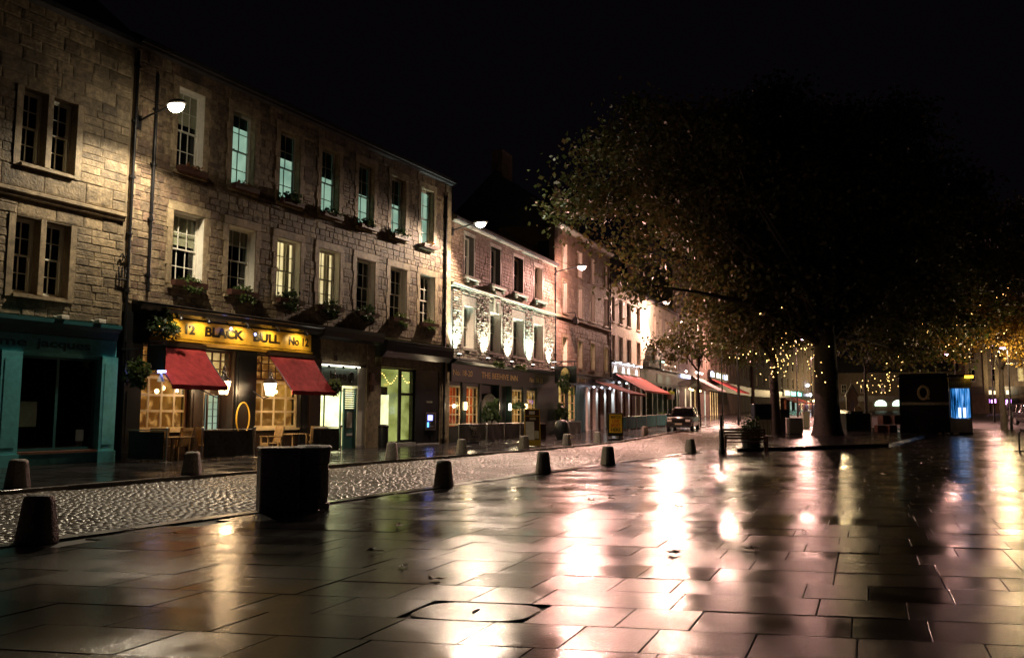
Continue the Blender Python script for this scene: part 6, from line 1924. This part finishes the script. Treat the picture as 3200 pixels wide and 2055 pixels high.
# kiosk
kz = zg(62.5)
t = thing('kiosk', 'large black street kiosk with white ring emblem and glowing blue screen', 'kiosk', (62.6, 3.85, kz), R(-90))
w = 4.35
b = MB(); b.cbox(0, 3.0, 0, 2.4, .15, 3.75, .05); b.build('body', K['black_paint'], t)
b = MB(); b.box(-.08, 3.08, -.08, 2.48, 3.75, 3.85); b.box(.05, 2.95, .05, 2.35, 3.85, 4.0); b.build('roof', K['black_paint'], t)
b = MB(); b.box(.02, 4.3, .03, 2.3, 0, .15); b.build('plinth', K['plastic_dark'], t)
b = MB(); ovl = [(1.5 + .30 * math.cos(a * math.pi / 12), -.02, 2.72 + .42 * math.sin(a * math.pi / 12)) for a in range(25)]
b.tube(ovl, .09, 8, False); b.tube([(1.62, -.02, 2.5), (1.85, -.02, 2.3)], .07, 6); b.build('ring_emblem', K['cream_paint'], t)
b = MB(); b.box(.15, 2.98, -.02, .0, 1.92, 2.10); b.build('slogan_strip', K['notice'], t)
b = MB(); b.box(3.0, 4.36, .05, 2.3, 3.72, 3.9); b.build('bay_roof', K['black_paint'], t)
b = MB(); b.box(3.02, 4.28, .1, .2, 3.0, 3.71); sgn = b.build('bay_sign', M('grey_bay_sign', (.12, .12, .13), rough=.5), t)
marks(sgn, 3.1, 4.2, 3.25, 3.5, .098, M('pale_grey_print', (.32, .32, .33), rough=.5), 8, 4)
b = MB(); b.box(3.02, 4.28, .2, 2.1, .15, 1.05); b.box(3.02, 3.2, .12, .2, .15, 1.1); b.box(4.05, 4.28, .12, .2, .15, 1.1); b.build('bay_base', K['concrete'], t)
b = MB(); b.box(3.06, 4.24, .3, .34, 1.05, 3.0)
scr = bpy.data.materials.new('blue_screen'); scr.use_nodes = True
N = scr.node_tree.nodes; Lk = scr.node_tree.links; pb = N['Principled BSDF']
tc = N.new('ShaderNodeTexCoord'); mp = N.new('ShaderNodeMapping'); mp.inputs['Scale'].default_value = (7, 1, .6)
ns_ = N.new('ShaderNodeTexNoise'); ns_.inputs['Scale'].default_value = 1.3; ns_.inputs['Detail'].default_value = 3
Lk.new(tc.outputs['Object'], mp.inputs[0]); Lk.new(mp.outputs[0], ns_.inputs['Vector'])
rp = N.new('ShaderNodeValToRGB'); rp.color_ramp.elements[0].position = .38; rp.color_ramp.elements[0].color = (.0, .01, .04, 1); rp.color_ramp.elements[1].position = .72; rp.color_ramp.elements[1].color = (.35, .6, 1, 1)
e_ = rp.color_ramp.elements.new(.55); e_.color = (.03, .2, .55, 1)
Lk.new(ns_.outputs['Fac'], rp.inputs[0]); Lk.new(rp.outputs[0], pb.inputs['Emission Color']); pb.inputs['Emission Strength'].default_value = .6; pb.inputs['Base Color'].default_value = (.01, .01, .02, 1)
b.build('screen', scr, t)
b = MB()
for x in (3.5, 3.78):
    b.box(x, x + .16, .285, .298, 1.1, 1.75)
b.build('screen_highlight', emitter('pale_blue_screen', (.5, .65, 1), 1.3), t)
b = MB(); b.box(3.02, 3.08, .15, .3, 1.05, 3.0); b.box(4.2, 4.26, .15, .3, 1.05, 3.0); b.build('bay_glazing_frame', K['steel'], t)
b = MB(); b.box(3.95, 4.45, -.1, .04, 3.66, 3.82); b.build('amber_lamp', emitter('amber_lamp', (1, .5, .03), 2.6), t)
b = MB(); b.box(3.15, 4.15, .02, .12, .16, .22); b.build('step', K['steel'], t)
for k in range(5):
    b = MB(); b.lathe([(.04, 0), (.12, .05), (.1, .12), (.02, .16)], 7, (2.4 + .25 * k + .1 * (k % 2), -.3 - .12 * (k % 3), -.02 + .14 * 0)); b.build('paper_bag', K['wood_teak'], t)
rack = thing('cycle_rack', 'black tubular cycle rack at the right edge of the picture', 'cycle rack', (42.2, -2.0, 0), R(-40))
for k in range(3):
    b = MB(); y = -.9 * k
    b.tube([(0, y, 0), (0, y, .8), (.12, y, .95), (.5, y, 1.0), (.88, y, .95), (1.0, y, .8), (1.0, y, 0)], .035, 8); b.build('hoop', K['iron'], rack, smooth=True)
b = MB(); b.tube([(0, .2, .1), (0, -2.1, .1)], .03, 6); b.tube([(.5, .3, 1.02), (1.6, .2, .35), (2.4, 0, .05)], .03, 6); b.build('ground_rail', K['iron'], rack)


# ================================================================== cars
def make_car(name, label, paint):
    t = thing(name, label, 'car', (0, 0, 0), 0)
    # body: lofted sections along x (length), nose towards -x
    secs = [(-2.35, .55, .42, .72, .70), (-2.3, .36, .34, .92, .86), (-2.05, .30, .28, 1.02, .93), (-1.2, .28, .26, 1.06, .95), (-.9, .28, .26, 1.10, .96), (1.6, .28, .26, 1.12, .96), (2.15, .32, .3, 1.08, .94), (2.35, .45, .4, 1.0, .86)]
    vs, fs = [], []
    for x, zb, _, zt, hw in secs:
        prof = [(-hw * .9, zb), (-hw, zb + .15), (-hw, zb + .42), (-hw * .96, zt - .04), (-hw * .86, zt), (hw * .86, zt), (hw * .96, zt - .04), (hw, zb + .42), (hw, zb + .15), (hw * .9, zb)]
        vs += [(x, y, z) for y, z in prof]
    n = 10
    for i in range(len(secs) - 1):
        for k in range(n):
            j = (k + 1) % n
            fs.append((i * n + k, (i + 1) * n + k, (i + 1) * n + j, i * n + j))
    fs += [tuple(range(n)), tuple(range((len(secs) - 1) * n, len(secs) * n))[::-1]]
    b = MB(); b.add(vs, fs); body = b.build('body', paint, t, smooth=True)
    cabs = [(-1.05, 1.08, 1.10, .86), (-.35, 1.08, 1.66, .74), (.4, 1.08, 1.74, .73), (1.7, 1.08, 1.70, .72), (2.25, 1.08, 1.14, .80)]
    vs, fs = [], []
    for x, z0, z1, hw in cabs:
        vs += [(x, -.88, z0), (x, -hw, z1 - .06), (x, -hw + .1, z1), (x, hw - .1, z1), (x, hw, z1 - .06), (x, .88, z0)]
    for i in range(len(cabs) - 1):
        for k in range(5):
            fs.append((i * 6 + k, i * 6 + k + 1, (i + 1) * 6 + k + 1, (i + 1) * 6 + k))
    b = MB(); b.add(vs, fs); b.build('glasshouse', K['car_glass'], t, smooth=True)
    b = MB(); b.add([(-.35, -.66, 1.665), (-.35, .66, 1.665), (.4, .64, 1.75), (.4, -.64, 1.75), (1.75, .62, 1.705), (1.75, -.62, 1.705), (2.0, .62, 1.55), (2.0, -.62, 1.55)], [(0, 1, 2, 3), (3, 2, 4, 5), (5, 4, 6, 7)]); b.build('roof', paint, t)
    for s in (-1, 1):
        b = MB()
        for x0, x1 in ((-.25, -.1), (.55, .68), (1.45, 1.6)):
            b.add([(x0 - .05, s * .885, 1.08), (x1 - .05, s * .885, 1.08), (x1, s * .745, 1.66), (x0, s * .745, 1.66)], [(0, 1, 2, 3)])
        b.build('door_pillar', paint, t)
        b = MB(); b.cbox(-.95, -.75, s * .98 - .1, s * .98 + .1, 1.05, 1.25, .03); b.build('wing_mirror', paint, t)
    for x in (-1.45, 1.45):
        for s in (-1, 1):
            w_ = MB(); ring = [(x + .0, s * .86, .36)]
            w_.tube([(x, s * .74, .36), (x, s * .96, .36)], .36, 20); wh = w_.build('wheel', K['plastic_dark'], t, smooth=True)
            w_ = MB(); w_.tube([(x, s * .955, .36), (x, s * .975, .36)], .24, 14); w_.build('rim', K['steel'], wh)
    for s in (-1, 1):
        b = MB(); b.cbox(-2.36, -2.2, s * .66 - .17, s * .66 + .17, .72, .88, .03); b.build('headlight', K['white_paint'], t)
        b = MB(); b.box(2.28, 2.37, s * .72 - .12, s * .72 + .12, .7, .95); b.build('tail_light', K['awning'], t)
    b = MB(); b.box(-2.37, -2.32, -.46, .46, .68, .86)
    for q in range(4): b.box(-2.385, -2.36, -.46, .46, .69 + q * .045, .705 + q * .045)
    b.build('grille', K['iron'], t)
    b = MB(); b.box(-2.40, -2.375, -.26, .26, .50, .62); b.build('number_plate', K['notice'], t)
    b = MB(); b.box(-2.38, -2.3, -.8, .8, .34, .46); b.build('bumper', K['plastic_dark'], t)
    return t


K['car_glass'] = M('car_window_glass', (.01, .011, .012), rough=.05, var=0)
car = make_car('parked_car', 'dark parked off-roader facing the viewer beyond the planters', M('dark_metallic_paint', (.045, .038, .036), rough=.22, metal=.4, var=.1))
car.location = (62.4, 18.6, zg(62.4) + .01); car.rotation_euler = (0, R(-1.1), R(8))
c2 = copy_tree(car); c2.name = 'parked_car'; c2['label'] = 'dark car parked at the right edge beyond the cycle rack'; c2.location = (84, -5.2, zg(84)); c2.rotation_euler = (0, R(-1.1), R(20))
c3 = copy_tree(car); c3.name = 'parked_car'; c3['label'] = 'farther dark car parked behind the tall lamp post'; c3.location = (96, -5.4, zg(96)); c3.rotation_euler = (0, R(-1.1), R(24))
for c in (car, c2, c3): c['group'] = 'cars parked round the square'

# ================================================================== people far down the street
def person_mesh(name, stride, mats):
    P = [(0, 0, .95), (0, 0, 1.18), (0, 0, 1.42), (0, 0, 1.52), (0, .01, 1.66),
         (-.1, 0, .9), (-.11, -stride * .5, .48), (-.11, -stride, .08), (-.11, -stride - .14, .04),
         (.1, 0, .9), (.11, stride * .35, .48), (.11, stride, .08), (.11, stride - .14, .04),
         (-.2, 0, 1.4), (-.25, .05, 1.12), (-.24, -.08, .88), (-.24, -.1, .8),
         (.2, 0, 1.4), (.25, -.05, 1.12), (.24, -.12, .9), (.24, -.14, .82)]
    E = [(0, 1), (1, 2), (2, 3), (3, 4), (0, 5), (5, 6), (6, 7), (7, 8), (0, 9), (9, 10), (10, 11), (11, 12), (2, 13), (13, 14), (14, 15), (15, 16), (2, 17), (17, 18), (18, 19), (19, 20)]
    rad = [.17, .16, .17, .06, .11, .10, .075, .05, .045, .10, .075, .05, .045, .075, .06, .045, .04, .075, .06, .045, .04]
    me = bpy.data.meshes.new(name); me.from_pydata(P, E, [])
    o = bpy.data.objects.new(name, me); COL.objects.link(o)
    md = o.modifiers.new('skin', 'SKIN')
    for i, v in enumerate(me.skin_vertices[0].data):
        v.radius = (rad[i], rad[i] * (.75 if i in (0, 1, 2) else 1)); v.use_root = (i == 0)
    ss = o.modifiers.new('sub', 'SUBSURF'); ss.levels = 1; ss.render_levels = 1
    dg = bpy.context.evaluated_depsgraph_get()
    out = bpy.data.meshes.new_from_object(o.evaluated_get(dg))
    bpy.data.objects.remove(o)
    out.materials.clear()
    for m in mats: out.materials.append(m)
    for p in out.polygons:
        z = p.center.z
        p.material_index = 2 if z > 1.5 or (z < .86 and abs(p.center.x) > .2 and z > .6) else 1 if z < .92 else 0
        p.use_smooth = True
    return out


SK = M('skin', (.35, .2, .14), rough=.5, var=.1); TR = M('dark_trousers', (.02, .02, .028), rough=.7, var=.2)
coats = [M('black_coat', (.015, .015, .018), rough=.6), M('dark_blue_jacket', (.02, .03, .06), rough=.6), M('brown_coat', (.06, .035, .025), rough=.6)]
pm = [person_mesh('body', .22, [coats[0], TR, SK]), person_mesh('body', .08, [coats[1], TR, SK]), person_mesh('body', .3, [coats[2], TR, SK])]
HAIR = MB().lathe([(.125, -.02), (.13, .06), (.1, .13), (.03, .16)], 12).mesh('hair', M('dark_hair', (.02, .014, .01), rough=.6), True)
ppl = [((112, 18.4), 0, .2), ((112.6, 17.6), 1, 1.3), ((113.5, 17.2), 2, -2.0), ((114, 16.4), 0, 2.6), ((111.5, 16.6), 1, .4), ((115.5, 18.4), 2, -1.0), ((74, 20.6), 1, .5)]
pl_lab = ['person in black coat at the left end of the distant group', 'person in blue jacket standing second in the distant group', 'person in brown coat walking in the middle of the distant group', 'person in black coat walking right of the distant group', 'person in blue jacket at the right end of the distant group', 'person in brown coat at the back of the distant group', 'person in dark blue jacket standing behind the parked off-roader']
for ((x, y), k, a), lab in zip(ppl, pl_lab):
    t = thing('person', lab, 'person', (x, y, zg(x) + .02), a, 'people down the street')
    link('body', pm[k], t); link('hair', HAIR, t, (0, .02, 1.68))

# ================================================================== fallen leaves
LF = []
for k in range(3):
    r_ = random.Random(k); b = MB(); n = 11
    ring = []
    for q in range(n):
        a = 2 * math.pi * q / n; rr_ = .075 * (1.0 if q % 2 else .55) * r_.uniform(.8, 1.2)
        ring.append((rr_ * math.cos(a), rr_ * math.sin(a) * .85, .012 + .03 * r_.random() * (q % 3 == 0)))
    b.add([(0, 0, .012)] + ring, [(0, 1 + q, 1 + (q + 1) % n) for q in range(n)]); b.tube([(0, 0, .012), (-.1, .02, .02)], .004, 4)
    LF.append(b.mesh('blade', K['leaf_dead']))
spots = [(8.2, 6.2), (8.05, 6.05), (7.4, 5.2), (9.9, 7.5), (10.0, 7.1), (7.0, 4.55), (13.5, 6.4), (14.6, 6.1), (15.1, 5.9), (15.6, 6.1), (16.2, 5.8), (17.0, 6.3), (17.6, 6.2), (18.0, 5.7), (16.9, 5.2), (15.9, 5.1), (18.8, 5.4), (19.6, 6.2), (20.4, 5.7), (21.6, 6.1), (13.0, 4.6), (14.4, 4.4), (12.1, 8.0), (22.4, 4.2), (9.6, 3.0), (10.4, 2.3), (12.3, 2.0), (24, 8.1), (26, 7.0), (28, 6.1), (30, 7.4), (27.1, 4.1), (31.5, 5.0), (33.0, 6.6), (19.2, 12.1), (23.5, 13.0), (28.4, 12.4), (25.0, 2.0), (16.4, 7.4), (17.8, 7.6), (7.9, 9.2), (10.9, 9.3)]
for i, (x, y) in enumerate(spots):
    t = thing('fallen_leaf', 'small dark fallen leaf lying on the wet ground', 'leaf', (x, y, .006 if y < 10 else .012), i * 1.7, 'fallen leaves on the wet ground')
    s = .7 + .9 * ((i * 37) % 10) / 10
    link('blade', LF[i % 3], t, (0, 0, 0), 0, (s, s, s))
